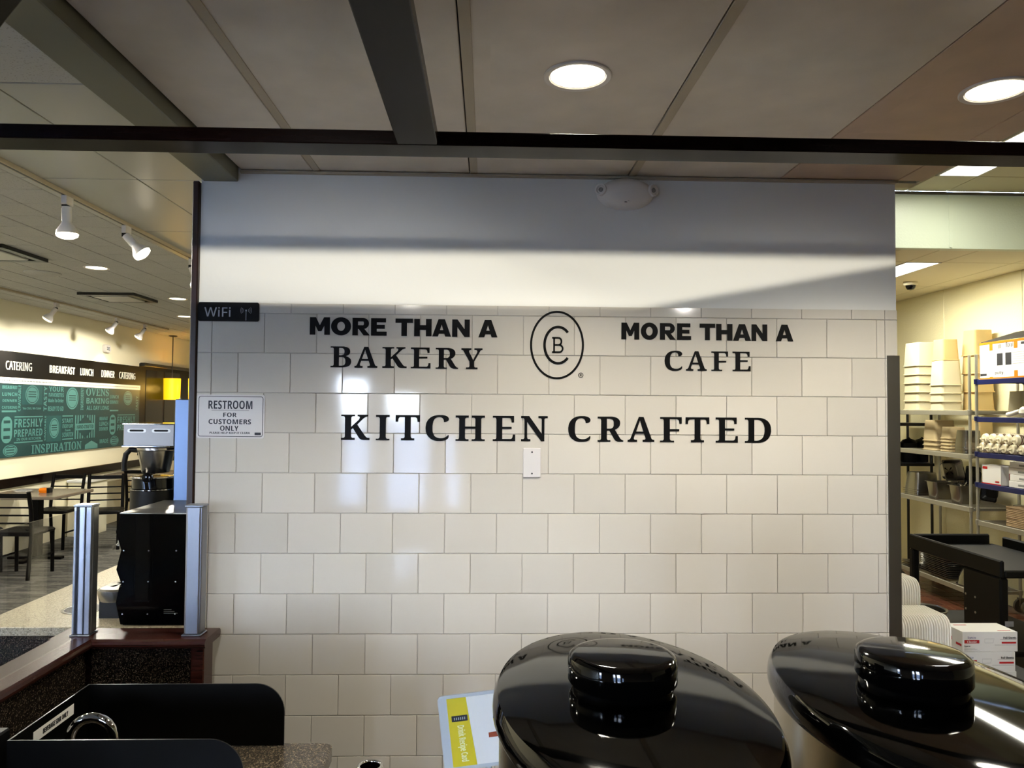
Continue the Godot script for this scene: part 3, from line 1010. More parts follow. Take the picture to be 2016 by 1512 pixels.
func build_coffee_station() -> void:
	var o := thing("coffee_counter", "long pale speckled stone counter beyond the glass screen", "counter")
	block("worktop", Vector3(-2.06, 0.825, -4.9), Vector3(-1.175, 0.86, -3.135), M.granite_light, o, 0.003)
	block("stone_apron", Vector3(-2.05, 0.70, -4.9), Vector3(-1.18, 0.8249, -3.15), M.granite_dark, o)
	block("cabinet_body", Vector3(-2.0, 0.0, -4.9), Vector3(-1.2, 0.70, -3.2), M.black_plastic, o)
	var st := mb()
	lathe(st, [[0.087, 0.0], [0.087, 0.002], [0.083, 0.003], [0.074, 0.002], [0.074, 0.0005]], Vector3.ZERO, 36)
	var g := thing("trash_opening", "round steel rimmed trash hole in the pale counter", "trash chute", Vector3(-1.755, 0.8602, -3.41))
	put("rim", st, M.steel, g)
	st = mb()
	lathe(st, [[0.0745, 0.0005], [0.0745, 0.0021], [0.0, 0.0021]], Vector3.ZERO, 36)
	put("dark_hole", st, M.black_plastic, g)
	# cup lid dispenser: three tiers opening to the left
	var d := thing("lid_dispenser", "black three tier cup lid dispenser on pale counter", "dispenser", Vector3(-1.35, 0.861, -3.155))
	var side := [Vector2(0.134, 0.0), Vector2(0.134, 0.450), Vector2(-0.137, 0.448), Vector2(-0.137, 0.432), Vector2(-0.153, 0.376), Vector2(-0.129, 0.300), Vector2(-0.131, 0.298), Vector2(-0.148, 0.224), Vector2(-0.123, 0.157), Vector2(-0.135, 0.153), Vector2(-0.147, 0.093), Vector2(-0.127, 0.004)]
	st = mb()
	prism(st, side, 0.006, Transform3D(Basis(), Vector3(0, 0, -0.006)))
	put("side_panel", st, M.acrylic_black, d)
	st = mb()
	prism(st, side, 0.006, Transform3D(Basis(), Vector3(0, 0, -0.42)))
	put("side_panel", st, M.acrylic_black, d)
	st = mb()
	slab(st, Vector3(-0.12, 0.0, -0.414), Vector3(0.13, 0.444, -0.0062))
	put("bin_body", st, M.black_plastic, d)
	st = mb()
	slab(st, Vector3(-0.139, 0.448, -0.42), Vector3(0.136, 0.453, 0.001), 0.001)
	put("top_panel", st, M.steel_dull, d)
	for y in [0.075, 0.205, 0.33]:
		for x in [-0.12, -0.02, 0.09]:
			st = mb()
			lathe(st, [[0.003, 0], [0.003, 0.0008], [0, 0.0014]], Vector3(x, y - 0.03, 0.0), 8, 1, 1, Basis(Vector3.RIGHT, PI / 2))
			put("screw", st, M.screw, d)
	st = mb()
	for k in 3:
		slab(st, Vector3(0.045, 0.048 + k * 0.007, 0.0), Vector3(0.10 - 0.012 * k, 0.0495 + k * 0.007, 0.0004))
	put("small_print", st, M.print_grey, d)
	var l := thing("clear_dome", "clear plastic dome lid poking from middle tier of dispenser", "cup lid", Vector3(-1.535, 1.155, -3.34))
	st = mb()
	lathe(st, [[0.050, 0.0], [0.048, 0.004], [0.044, 0.006], [0.040, 0.03], [0.028, 0.044], [0.0, 0.05]], Vector3.ZERO, 24)
	put("dome", st, M.clear_plastic, l)
	l = thing("lid_tray", "rounded steel catch tray at foot of black lid dispenser", "tray", Vector3(-1.565, 0.93, -3.34))
	st = mb()
	tub(st, [[0.0, 0.0, 0.0, 0.0], [0.13, 0.2, 0.06, 0.0], [0.14, 0.21, 0.06, 0.03], [0.14, 0.21, 0.06, 0.045], [0.12, 0.19, 0.05, 0.052], [0.0, 0.0, 0.0, 0.055]])
	put("pan", st, M.steel, l)
	st = mb()
	slab(st, Vector3(-0.05, -0.069, -0.08), Vector3(0.05, 0.0, 0.08))
	put("foot", st, M.black_plastic, l)
	# coffee brewer
	var b := thing("coffee_brewer", "stainless coffee brewer with handled brew basket beside tower", "coffee brewer", Vector3(-1.6, 0.861, -3.75))
	st = mb()
	slab(st, Vector3(0.105, 0.0, -0.22), Vector3(0.186, 0.92, 0.06), 0.004)
	put("tower", st, M.steel_brushed, b)
	st = mb()
	slab(st, Vector3(-0.13, 0.0, -0.22), Vector3(0.105, 0.03, 0.15), 0.004)
	put("base", st, M.black_plastic, b)
	st = mb()
	slab(st, Vector3(-0.137, 0.692, -0.2), Vector3(0.1045, 0.80, 0.055), 0.004)
	put("head", st, M.steel_satin, b)
	st = mb()
	slab(st, Vector3(-0.141, 0.690, -0.2), Vector3(0.085, 0.697, 0.06), 0.002)
	slab(st, Vector3(-0.141, 0.797, -0.2), Vector3(0.1045, 0.803, 0.06), 0.002)
	put("head_rim", st, M.chrome, b)
	for x in [-0.073, 0.042]:
		st = mb()
		prism(st, rrect(0.088, 0.017, 0.008), 0.001, Transform3D(Basis(), Vector3(x, 0.768, 0.0551)))
		var slot := put("slot_rim", st, M.steel_dull, b)
		st = mb()
		prism(st, rrect(0.066, 0.010, 0.0045), 0.0006, Transform3D(Basis(), Vector3(x, 0.769, 0.0562)))
		put("slot", st, M.black_plastic, slot)
	st = mb()
	lathe(st, [[0.0, 0.566], [0.060, 0.566], [0.063, 0.57], [0.083, 0.672], [0.090, 0.676], [0.090, 0.686], [0.0, 0.686]], Vector3(-0.003, 0, 0.0), 36)
	put("brew_basket", st, M.steel, b)
	st = mb()
	tube(st, [Vector3(-0.08, 0.673, 0.02), Vector3(-0.112, 0.676, 0.03), Vector3(-0.128, 0.655, 0.04), Vector3(-0.136, 0.61, 0.04), Vector3(-0.134, 0.575, 0.04)], 0.0125, 10)
	put("basket_handle", st, M.black_plastic, b)
	st = mb()
	tube(st, [Vector3(0.066, 0.80, -0.1), Vector3(0.066, 0.905, -0.1)], 0.004, 8)
	lathe(st, [[0.006, 0.895], [0.007, 0.90], [0.007, 0.92], [0.0, 0.93]], Vector3(0.066, 0, -0.1), 10)
	put("fill_tube", st, M.white_plastic, b)
	st = mb()
	slab(st, Vector3(0.088, 0.80, -0.15), Vector3(0.1045, 0.90, -0.05), 0.002)
	put("switch_box", st, M.steel_dull, b)
	var s := thing("coffee_server", "black insulated coffee server with chrome collar under brew basket", "coffee server", Vector3(-1.605, 0.892, -3.73))
	st = mb()
	lathe(st, [[0.0, 0.0], [0.098, 0.0], [0.1, 0.01], [0.1, 0.455], [0.0, 0.455]], Vector3.ZERO, 36)
	put("body", st, M.black_plastic, s)
	st = mb()
	lathe(st, [[0.1015, 0.455], [0.1015, 0.463], [0.094, 0.465], [0.094, 0.510], [0.097, 0.513], [0.097, 0.518], [0.0, 0.52]], Vector3.ZERO, 36)
	put("collar", st, M.black_gloss, s)
	st = mb()
	for y in [0.459, 0.516]:
		var ring := []
		for k in 33:
			ring.append(Vector3(0.0985 * cos(TAU * k / 32), y, 0.0985 * sin(TAU * k / 32)))
		tube(st, ring, 0.0035, 8, false)
	put("chrome_band", st, M.chrome, s)
	st = mb()
	lathe(st, [[0.024, 0.0], [0.024, 0.016], [0.016, 0.02], [0.0, 0.02]], Vector3(0.015, 0.52, 0.09), 20, 1, 1, Basis(Vector3.RIGHT, PI / 2))
	put("knob", st, M.black_gloss, s)

# ---------------------------------------------------------------- foreground
func build_urns() -> void:
	var c := thing("serving_counter", "dark serving counter under the two black lidded urns", "counter")
	block("worktop", Vector3(-0.35, 0.90, -1.15), Vector3(1.3, 0.94, -0.28), M.granite_counter, c, 0.004)
	block("cabinet_body", Vector3(-0.3, 0.0, -1.1), Vector3(1.25, 0.90, -0.33), M.mahogany, c)
	for u in [[Vector3(0.116, 0.94, -0.625), "tea urn with glossy black oval lid beside the recipe card", 0.05], [Vector3(0.360, 0.94, -0.628), "tea urn with glossy black oval lid at lower right corner", 0.0]]:
		var t := thing("tea_urn", u[1], "urn", u[0], u[2], "oval stainless tea urns")
		var st := mb()
		lathe(st, [[0.0, 0.0], [0.95, 0.0], [0.95, 0.560], [0.0, 0.560]], Vector3.ZERO, 72, 0.110, 0.180)
		put("body", st, M.steel_urn, t)
		st = mb()
		lathe(st, [[0.92, 0.557], [0.985, 0.557], [1.0, 0.561], [1.0, 0.566], [0.99, 0.572], [0.965, 0.5775], [0.93, 0.5785], [0.75, 0.5800], [0.6, 0.5810], [0.3, 0.5826], [0.0, 0.5832]], Vector3.ZERO, 96, 0.110, 0.180)
		var lid := put("lid", st, M.lid_black, t)
		st = mb()
		lathe(st, [[0.0415, 0.582], [0.0415, 0.5860], [0.0430, 0.5868], [0.0445, 0.589], [0.0445, 0.604], [0.0435, 0.6075], [0.0410, 0.6095], [0.0375, 0.610], [0.0, 0.6104]], Vector3(-0.004, 0, -0.004), 64)
		put("knob", st, M.black_gloss, lid)
	# recipe card in a clear stand
	var k := thing("recipe_card", "clear acrylic stand with yellow and white recipe card beside urn", "card stand", Vector3(0.005, 0.94, -1.0))
	var st := mb()
	slab(st, Vector3(-0.04, 0, -0.04), Vector3(0.04, 0.004, 0.04), 0.001)
	tube(st, [Vector3(0.0, 0.004, -0.002), Vector3(0.0, 0.36, -0.002)], 0.004, 8)
	put("stand", st, M.film, k)
	var tilt := Transform3D(Basis(Vector3.BACK, 0.115), Vector3(0.015, 0.398, 0))
	st = mb()
	prism(st, rrect(0.155, 0.096, 0.006), 0.003, tilt)
	put("holder", st, M.film, k)
	st = mb()
	prism(st, [Vector2(-0.066, -0.043), Vector2(0.072, -0.043), Vector2(0.072, 0.044), Vector2(-0.066, 0.044)], 0.0006, tilt.translated_local(Vector3(0, 0, 0.003)))
	put("paper", st, M.paper_white, k)
	st = mb()
	prism(st, [Vector2(-0.066, -0.043), Vector2(-0.035, -0.043), Vector2(-0.041, 0.044), Vector2(-0.066, 0.044)], 0.0004, tilt.translated_local(Vector3(0, 0, 0.0036)))
	put("yellow_band", st, M.card_yellow, k)
	var down := tilt.translated_local(Vector3(-0.0515, -0.013, 0.004)) * Transform3D(Basis(Vector3.BACK, -PI / 2 + 0.03), Vector3.ZERO)
	words("Drink Recipe Card", "sans", -0.022, 0.024, -0.006, 0.006, M.print_cream, k, down)
	st = mb()
	prism(st, rrect(0.0205, 0.0075, 0.0005), 0.0004, tilt.translated_local(Vector3(-0.0515, 0.018, 0.004)))
	put("badge", st, M.print_dark, k)
	st = mb()
	for j in 6:
		prism(st, rrect(0.0013, 0.0032, 0.0002, 1).map(func(q): return q + Vector2(-0.0065 + j * 0.0026, 0)), 0.0003, tilt.translated_local(Vector3(-0.0515, 0.018, 0.0045)))
	put("badge_marks", st, M.print_silver, k).set_meta("kind", "stuff")
	st = mb()
	prism(st, [Vector2(-0.0165, -0.0105), Vector2(0.002, -0.0105), Vector2(0.002, -0.0035), Vector2(-0.0165, -0.0045)], 0.0004, tilt.translated_local(Vector3(0, 0, 0.0037)))
	put("rust_patch", st, M.print_rust, k)

# ---------------------------------------------------------------- dining room
func lw(z: float, y: float, out := 0.0) -> Transform3D:
	return Transform3D(Basis(Vector3.UP, PI / 2), Vector3(-5.6 + out, y, -z))

func build_mural() -> void:
	var o := thing("wall_mural", "teal printed mural with dark header of meal names", "mural", Vector3(0, 0, 0))
	block("header_board", Vector3(-5.6, 2.065, -12.38), Vector3(-5.57, 2.37, -7.6), M.mural_brown, o)
	block("dotted_strip", Vector3(-5.6, 1.995, -12.38), Vector3(-5.565, 2.065, -7.6), M.mural_white, o)
	block("teal_board", Vector3(-5.6, 1.13, -12.38), Vector3(-5.575, 1.995, -7.6), M.teal, o)
	var st := mb()
	for k in 150:
		slab(st, Vector3(-5.5652, 2.024, -7.7 - k * 0.031), Vector3(-5.5645, 2.036, -7.713 - k * 0.031))
	put("dot_row", st, M.mural_brown, o).set_meta("kind", "stuff")
	for h in [["CATERING", 8.97, 9.47, "sans_thin"], ["BREAKFAST", 9.85, 10.44, "sans"], ["LUNCH", 10.58, 10.92, "sans"], ["DINNER", 11.15, 11.53, "sans_thin"], ["CATERING", 11.68, 12.20, "sans_thin"], ["DINNER", 8.2, 8.62, "sans_thin"]]:
		words(h[0], h[3], h[1], h[2], 2.155, 2.255, M.mural_white, o, lw(0, 0, 0.0302), "lettering", 0.006)
	var M1 := [["BREAKFAST", 8.93, 9.21, 1.97, 1.93], ["LUNCH", 8.93, 9.21, 1.89, 1.85], ["DINNER", 8.94, 9.21, 1.81, 1.78], ["CATERING", 8.93, 9.21, 1.73, 1.70], ["-", 8.93, 9.21, 2.00, 1.99], ["-", 8.93, 9.20, 1.68, 1.66], ["|CRAVEABLE", 9.23, 9.28, 1.67, 1.985], ["sq", 9.31, 9.72, 1.99, 1.75], ["em", 9.37, 9.65, 1.985, 1.755], ["You Click. We Cater", 9.32, 9.70, 1.72, 1.69], ["|TASTY", 9.75, 9.82, 1.67, 1.985], ["YOUR", 9.86, 10.20, 1.985, 1.92], ["FAVORITES", 9.86, 10.20, 1.90, 1.85], ["Made-To-Order", 9.85, 10.20, 1.83, 1.78], ["READY TO GO", 9.85, 10.20, 1.73, 1.67], ["em", 10.26, 10.56, 1.985, 1.69], ["|INGREDIENT", 10.62, 10.69, 1.68, 1.985], ["OVENS", 10.76, 11.39, 1.985, 1.88], ["BAKING", 10.77, 11.40, 1.85, 1.77], ["ALL DAY LONG", 10.78, 11.40, 1.74, 1.68], ["pill", 8.93, 9.13, 1.61, 1.30], ["-", 9.17, 9.74, 1.61, 1.595], ["FRESHLY", 9.17, 9.74, 1.58, 1.475], ["PREPARED", 9.17, 9.74, 1.455, 1.365], ["IN OUR KITCHEN", 9.22, 9.71, 1.35, 1.32], ["-", 9.17, 9.75, 1.305, 1.29], ["|CRAVEABLE", 9.78, 9.815, 1.30, 1.61], ["sq", 9.83, 10.16, 1.61, 1.28], ["em", 9.89, 10.11, 1.58, 1.32], ["-", 10.18, 10.44, 1.61, 1.595], ["START", 10.18, 10.44, 1.57, 1.51], ["EVERY DAY", 10.19, 10.45, 1.495, 1.445], ["from", 10.25, 10.38, 1.43, 1.40], ["SCRATCH", 10.19, 10.45, 1.385, 1.325], ["-", 10.19, 10.45, 1.305, 1.29], ["dia", 10.49, 11.02, 1.61, 1.29], ["INSPIRATION", 9.52, 10.67, 1.255, 1.145], ["em", 8.97, 9.24, 1.28, 1.14], ["LUNCH", 11.14, 11.39, 1.51, 1.45], ["DINNER", 11.14, 11.39, 1.43, 1.38], ["BREAKFAST", 11.14, 11.38, 1.58, 1.53], ["pill", 11.43, 11.62, 1.61, 1.31], ["FRESHLY", 11.67, 12.25, 1.58, 1.48], ["PREPARED", 11.67, 12.25, 1.46, 1.37], ["hex", 10.76, 11.10, 1.25, 1.14], ["MADE", 11.16, 11.40, 1.26, 1.20], ["em", 11.46, 11.72, 1.29, 1.15], ["LUNCH", 11.43, 11.69, 1.90, 1.85], ["DINNER", 11.43, 11.69, 1.82, 1.77], ["-", 11.43, 11.69, 1.68, 1.66], ["em", 11.85, 12.13, 1.97, 1.75], ["|TASTY", 12.26, 12.33, 1.67, 1.90], ["-", 11.67, 12.24, 1.61, 1.595]]
	for e in M1:
		var n: String = e[0]
		var x0: float = e[1]
		var x1: float = e[2]
		var y0: float = minf(e[3], e[4])
		var y1: float = maxf(e[3], e[4])
		var cx := (x0 + x1) / 2
		var cy := (y0 + y1) / 2
		var pl := lw(0, 0, 0.0252)
		st = mb()
		match n:
			"-":
				slab(st, Vector3(x0, y0, 0), Vector3(x1, y1, 0.0006), 0, pl.basis, pl.origin)
				put("rule", st, M.teal_print, o)
			"sq":
				slab(st, Vector3(x0, y0, 0), Vector3(x1, y1, 0.0004), 0, pl.basis, pl.origin)
				put("square", st, M.teal_pale, o)
			"em":
				prism(st, arc(cx, cy, (x1 - x0) / 2, (y1 - y0) / 2, 0, 350, 35), 0.0008, pl)
				var em := put("roundel", st, M.teal_print, o)
				st = mb()
				var ring := arc(cx, cy, (x1 - x0) * 0.42, (y1 - y0) * 0.42, 0, 350, 35)
				band(st, ring, 0.008, 0.0003, pl.translated_local(Vector3(0, 0, 0.0009)), true)
				for k in 3:
					slab(st, Vector3(x0 + (x1 - x0) * 0.22, cy - 0.03 + k * 0.03, 0.0009), Vector3(x1 - (x1 - x0) * 0.22, cy - 0.018 + k * 0.03, 0.0012), 0, pl.basis, pl.origin)
				put("roundel_print", st, M.teal, em)
			"pill":
				prism(st, rrect(x1 - x0, y1 - y0, 0.09).map(func(p): return p + Vector2(cx, cy)), 0.0008, pl)
				var pill := put("pill", st, M.teal_print, o)
				st = mb()
				for k in 3:
					slab(st, Vector3(x0 + 0.04, cy - 0.105 + k * 0.09, 0.0009), Vector3(x1 - 0.04, cy - 0.07 + k * 0.09, 0.0012), 0, pl.basis, pl.origin)
				put("pill_print", st, M.teal, pill)
			"hex":
				prism(st, [Vector2(x0, y0), Vector2(x1, y0), Vector2(x1, cy), Vector2(cx, y1), Vector2(x0, cy)], 0.0008, pl)
				put("badge", st, M.teal_print, o)
			"dia":
				for k in 9:
					slab(st, Vector3(x0 + 0.062 * k, y0, 0), Vector3(x0 + 0.062 * k + 0.028, y1, 0.0004), 0, pl.basis, pl.origin)
				put("stripes", st, M.teal_print, o)
				st = mb()
				prism(st, [Vector2(x0, cy), Vector2(cx, y0), Vector2(x1, cy), Vector2(cx, y1)], 0.0006, pl)
				put("diamond", st, M.teal, o)
				st = mb()
				slab(st, Vector3(x0 + 0.01, cy - 0.045, 0.0007), Vector3(x1 - 0.01, cy + 0.045, 0.0011), 0, pl.basis, pl.origin)
				put("ribbon", st, M.teal_print, o)
				words("HAND-CRAFTED", "sans", x0 + 0.05, x1 - 0.05, cy - 0.025, cy + 0.025, M.teal, o, pl.translated_local(Vector3(0, 0, 0.0012)))
			_:
				if n.begins_with("|"):
					var up := pl.translated_local(Vector3(cx, cy, 0)) * Transform3D(Basis(Vector3.BACK, PI / 2), Vector3.ZERO)
					words(n.substr(1), "sans", -(y1 - y0) / 2, (y1 - y0) / 2, -(x1 - x0) / 2, (x1 - x0) / 2, M.teal_print, o, up)
				else:
					words(n, "serif" if n in ["INSPIRATION", "OVENS"] else "sans", x0, x1, y0, y1, M.teal_print, o, pl)
	var r := thing("chair_rail", "wide dark wood rail along the cream dining wall", "rail")
	block("rail_board", Vector3(-5.6, 0.775, -14.9), Vector3(-5.57, 0.885, -6.5), M.mahogany, r, 0.004)
	# dark framed board beyond the mural
	var b := thing("dark_board", "tall black framed glossy board on wall beyond the mural", "board", Vector3(-5.55, 0, -13.4))
	st = mb()
	slab(st, Vector3(-0.05, 0.95, -1.1), Vector3(-0.036, 2.425, 1.0), 0.002)
	put("backing", st, M.mural_brown, b)
	for z in [0.10, -0.62]:
		st = mb()
		slab(st, Vector3(-0.036, 1.0, z + 0.03), Vector3(-0.032, 2.33, z + 0.68), 0.001)
		put("glass_panel", st, M.dark_glass, b)
	st = mb()
	slab(st, Vector3(-0.036, 2.385, -1.15), Vector3(0.04, 2.435, 1.0), 0.004)
	put("top_rail", st, M.black_enamel, b)
	# smoke alarm strobe
	st = mb()
	var a := thing("wall_strobe", "small white alarm box high on the cream wall", "alarm", Vector3(-5.6, 2.574, -11.3))
	tub(st, [[0.0, 0.0, 0.0, 0.05], [0.11, 0.15, 0.04, 0.05], [0.12, 0.16, 0.04, 0.035], [0.12, 0.16, 0.04, 0.0]].map(func(s): return [s[0], s[1], s[2], s[3]]), Vector3.ZERO, Basis(Vector3.BACK, -PI / 2))
	put("housing", st, M.white_plastic, a)
	st = mb()
	lathe(st, [[0.02, 0.05], [0.02, 0.054], [0.0, 0.056]], Vector3.ZERO, 16, 1, 1, Basis(Vector3.BACK, -PI / 2))
	put("lens", st, M.print_silver, a)

func track(x: float, z0: float, z1: float, heads: Array, aim: Vector3, label: String, on: bool) -> void:
	var t := thing("light_track", label, "track", Vector3(x, DINE, 0))
	var st := mb()
	slab(st, Vector3(-0.018, -0.022, -z1), Vector3(0.018, 0.0, -z0), 0.002)
	put("rail", st, M.batten, t)
	st = mb()
	slab(st, Vector3(-0.006, -0.0235, -z1 + 0.02), Vector3(0.006, -0.021, -z0 - 0.02))
	put("slot", st, M.black_enamel, t)
	for h in heads:
		var d: Vector3 = h[2] if h.size() > 2 else aim
		spot_head(Vector3(x, DINE - 0.022, -h[0]), d, h[1], on, 2.0 if on else (3.2 if h[0] < 9.5 else 0.8), 45.0 if on else 32.0, Color(1.0, 0.97, 0.90) if on else Color(1.0, 0.95, 0.84))

func spot_head(at: Vector3, d: Vector3, label: String, on: bool, energy: float, angle: float, color: Color, size := 0.05) -> void:
	var o := thing("track_spotlight", label, "spotlight", at, 0, "spotlights on ceiling tracks")
	var st: SurfaceTool
	var turn := Basis(Quaternion(Vector3.DOWN, d.normalized()))
	st = mb()
	slab(st, Vector3(-0.016, -0.05, -0.045), Vector3(0.016, 0.0, 0.03), 0.003)
	put("adapter", st, M.white_plastic, o)
	st = mb()
	slab(st, Vector3(-0.02, -0.075, -0.02), Vector3(0.012, -0.05, 0.02), 0.003)
	put("knuckle", st, M.black_enamel, o)
	var piv := Vector3(0, -0.062, 0)
	st = mb()
	lathe(st, [[0.0, 0.0], [0.026, 0.0], [0.026, -0.06], [0.024, -0.085], [0.032, -0.10], [0.055, -0.135], [0.058, -0.155]].map(func(p): return [p[0], p[1]]), piv, 24, 1, 1, turn)
	put("bulb_body", st, M.white_plastic, o)
	st = mb()
	lathe(st, [[0.058, -0.155], [0.054, -0.168], [0.035, -0.178], [0.0, -0.182]], piv, 24, 1, 1, turn)
	put("bulb_face", st, M.lamp_glow if on and size > 0.02 else M.lamp_soft, o)
	lamp_spot(o, piv + d.normalized() * 0.19, d, energy, angle, size, color)

func chair(at: Vector3, turn: float, label: String) -> void:
	var c := thing("dining_chair", label, "chair", at, turn, "dark wood dining chairs")
	var st := mb()
	tub(st, [[0.40, 0.40, 0.03, 0.43], [0.43, 0.43, 0.04, 0.44], [0.43, 0.43, 0.04, 0.455], [0.40, 0.40, 0.04, 0.47], [0.0, 0.0, 0.0, 0.472]])
	put("seat", st, M.chair_wood, c)
	for s in [-1, 1]:
		st = mb()
		tube(st, [Vector3(s * 0.185, 0.0, 0.20), Vector3(s * 0.185, 0.435, 0.19)], 0.019, 8)
		put("leg", st, M.chair_wood, c)
		st = mb()
		tube(st, [Vector3(s * 0.19, 0.0, -0.24), Vector3(s * 0.19, 0.44, -0.19), Vector3(s * 0.19, 0.70, -0.215), Vector3(s * 0.19, 0.88, -0.26)], 0.020, 8)
		put("leg", st, M.chair_wood, c)
	for r in [[0.84, 0.045, -0.252], [0.72, 0.016, -0.222], [0.64, 0.016, -0.207], [0.56, 0.016, -0.20]]:
		st = mb()
		slab(st, Vector3(-0.19, r[0] - r[1] / 2, r[2] - 0.010), Vector3(0.19, r[0] + r[1] / 2, r[2] + 0.010), 0.004)
		put("back_slat", st, M.chair_wood, c)
	for s in [-1, 1]:
		st = mb()
		tube(st, [Vector3(s * 0.187, 0.2, 0.195), Vector3(s * 0.187, 0.2, -0.215)], 0.011, 6)
		put("stretcher", st, M.chair_wood, c)

func build_dining() -> void:
	var heads := [[4.37, "lit track spotlight nearest the camera pointing straight down", Vector3(0.05, -1, 0)], [5.08, "lit track spotlight tilted toward the tiled wall", Vector3(0.75, -0.85, -0.1)], [6.2, "lit track spotlight half hidden by the wall's wood corner", Vector3(0.25, -1, -0.3)]]
	track(-2.4, 2.6, 6.35, heads, Vector3.DOWN, "cream ceiling track carrying three lit spotlights", true)
	var far := [[9.0, "white spotlight aimed at the left end of the mural"], [10.45, "white spotlight aimed at mural, middle of far track"], [11.3, "white spotlight aimed at mural, farthest along far track"]]
	track(-5.03, 7.9, 12.1, far, Vector3(-0.5, -0.75, 0.12), "ceiling track in front of the teal mural", false)
	for d in [[Vector3(-3.447, DINE, -6.772), "recessed light in dining ceiling, nearest of the three"], [Vector3(-3.508, DINE, -8.68), "recessed light in dining ceiling, middle of the three"], [Vector3(-4.107, DINE, -10.409), "recessed light in dining ceiling, farthest of the three"], [Vector3(-3.45, DINE, -4.86), "recessed light in dining ceiling just left of the view"], [Vector3(-3.45, DINE, -2.9), "recessed light in dining ceiling left of the camera"]]:
		downlight(d[0], d[1], 0.105, 6.3, 86.0)
	var sp := thing("ceiling_speaker", "round flush speaker grille in the dining ceiling", "speaker", Vector3(-4.08, DINE, -7.07))
	var st := mb()
	lathe(st, [[0.15, 0.0], [0.15, -0.006], [0.14, -0.012], [0.0, -0.014]], Vector3.ZERO, 36)
	put("grille", st, M.acoustic, sp)
	for v in [[Vector3(-3.95, DINE, -6.1), "ceiling air diffuser with dark edges at picture's left edge"], [Vector3(-4.1, DINE, -8.55), "ceiling air diffuser with dark edges above the mural"]]:
		var o := thing("air_diffuser", v[1], "diffuser", v[0], 0, "air diffusers in the dining ceiling")
		st = mb()
		for s in [-1, 1]:
			slab(st, Vector3(-0.3, -0.03, s * 0.27 - 0.03), Vector3(0.3, 0.0, s * 0.27 + 0.03), 0.002)
			slab(st, Vector3(s * 0.27 - 0.03, -0.0299, -0.239), Vector3(s * 0.27 + 0.03, 0.0, 0.239), 0.002)
		put("frame", st, M.black_enamel, o)
		st = mb()
		slab(st, Vector3(-0.2, -0.034, -0.2), Vector3(0.2, -0.02, 0.2), 0.004)
		put("face_plate", st, M.dining_smooth, o)
	for p in [[Vector3(-5.44, DINE, -13.3), "yellow drum pendant lamp above the coffee brewer"], [Vector3(-5.02, DINE, -13.3), "yellow drum pendant lamp partly hidden behind wood corner"]]:
		var o := thing("pendant_lamp", p[1], "pendant lamp", p[0], 0, "yellow drum pendants")
		st = mb()
		lathe(st, [[0.07, 0.0], [0.07, -0.012], [0.05, -0.02], [0.0, -0.022]], Vector3.ZERO, 24)
		put("canopy", st, M.black_enamel, o)
		st = mb()
		tube(st, [Vector3(0, -0.02, 0), Vector3(0, -0.76, 0)], 0.008, 8)
		put("cord", st, M.black_enamel, o)
		st = mb()
		lathe(st, [[0.132, -1.105], [0.138, -0.74], [0.133, -0.74], [0.127, -1.105], [0.132, -1.105]], Vector3.ZERO, 36)
		put("shade", st, M.shade_yellow, o)
		st = mb()
		lathe(st, [[0.0, -0.98], [0.03, -0.96], [0.035, -0.92], [0.02, -0.86], [0.0, -0.85]].map(func(q): return [q[0], q[1]]), Vector3.ZERO, 16)
		put("bulb", st, M.lamp_glow, o)
		var l := OmniLight3D.new()
		l.name = "lamp_light"
		o.add_child(l, true)
		l.position = Vector3(0, -0.92, 0)
		l.light_energy = 0.22
		l.light_size = 0.03
		l.omni_range = 30.0
		l.omni_attenuation = 2.0
		l.light_color = Color(1.0, 0.8, 0.4)
		l.shadow_enabled = true
	# tables and chairs
	for t in [[Vector3(-5.12, 0, -8.88), "square brown dining table with orange caddy by mural wall"], [Vector3(-5.1, 0, -11.6), "dark dining table farther along the mural wall"]]:
		var o := thing("dining_table", t[1], "table", t[0], 0, "dining tables")
		st = mb()
		slab(st, Vector3(-0.42, 0.715, -0.42), Vector3(0.42, 0.75, 0.42), 0.006)
		put("tabletop", st, M.table_top, o)
		st = mb()
		slab(st, Vector3(-0.05, 0.03, -0.05), Vector3(0.05, 0.715, 0.05), 0.006)
		put("pedestal", st, M.chair_wood, o)
		st = mb()
		slab(st, Vector3(-0.3, 0.0, -0.04), Vector3(0.3, 0.03, 0.04), 0.006)
		slab(st, Vector3(-0.04, 0.0, -0.3), Vector3(0.04, 0.0299, 0.3), 0.006)
		put("foot", st, M.chair_wood, o)
	chair(Vector3(-4.75, 0, -8.02), PI, "dark slatted chair with its back toward the glass screen")
	chair(Vector3(-5.28, 0, -8.0), PI - 0.1, "dark slatted chair cut off by the picture's left edge")
	chair(Vector3(-4.72, 0, -9.58), 0.35, "dark slatted chair on far side of orange caddy table")
	chair(Vector3(-5.3, 0, -9.62), 0.0, "dark slatted chair between table and dark wood rail")
	chair(Vector3(-4.75, 0, -10.85), PI, "dark chair behind the coffee brewer near far table")
	chair(Vector3(-4.6, 0, -12.2), 0.4, "dark chair on far side of the far table")
	st = mb()
	tub(st, [[0.0, 0.0, 0.0, 0.0], [0.10, 0.06, 0.015, 0.0], [0.12, 0.07, 0.015, 0.03], [0.10, 0.05, 0.015, 0.055], [0.0, 0.0, 0.0, 0.06]])
	var oc := thing("sugar_caddy", "small orange and black caddy on dining table", "caddy", Vector3(-5.02, 0.751, -8.85))
	put("packets", st, M.amber_glass, oc)
	st = mb()
	slab(st, Vector3(0.035, 0.0, -0.035), Vector3(0.07, 0.058, 0.035), 0.004)
	put("holder", st, M.black_plastic, oc)
	st = mb()
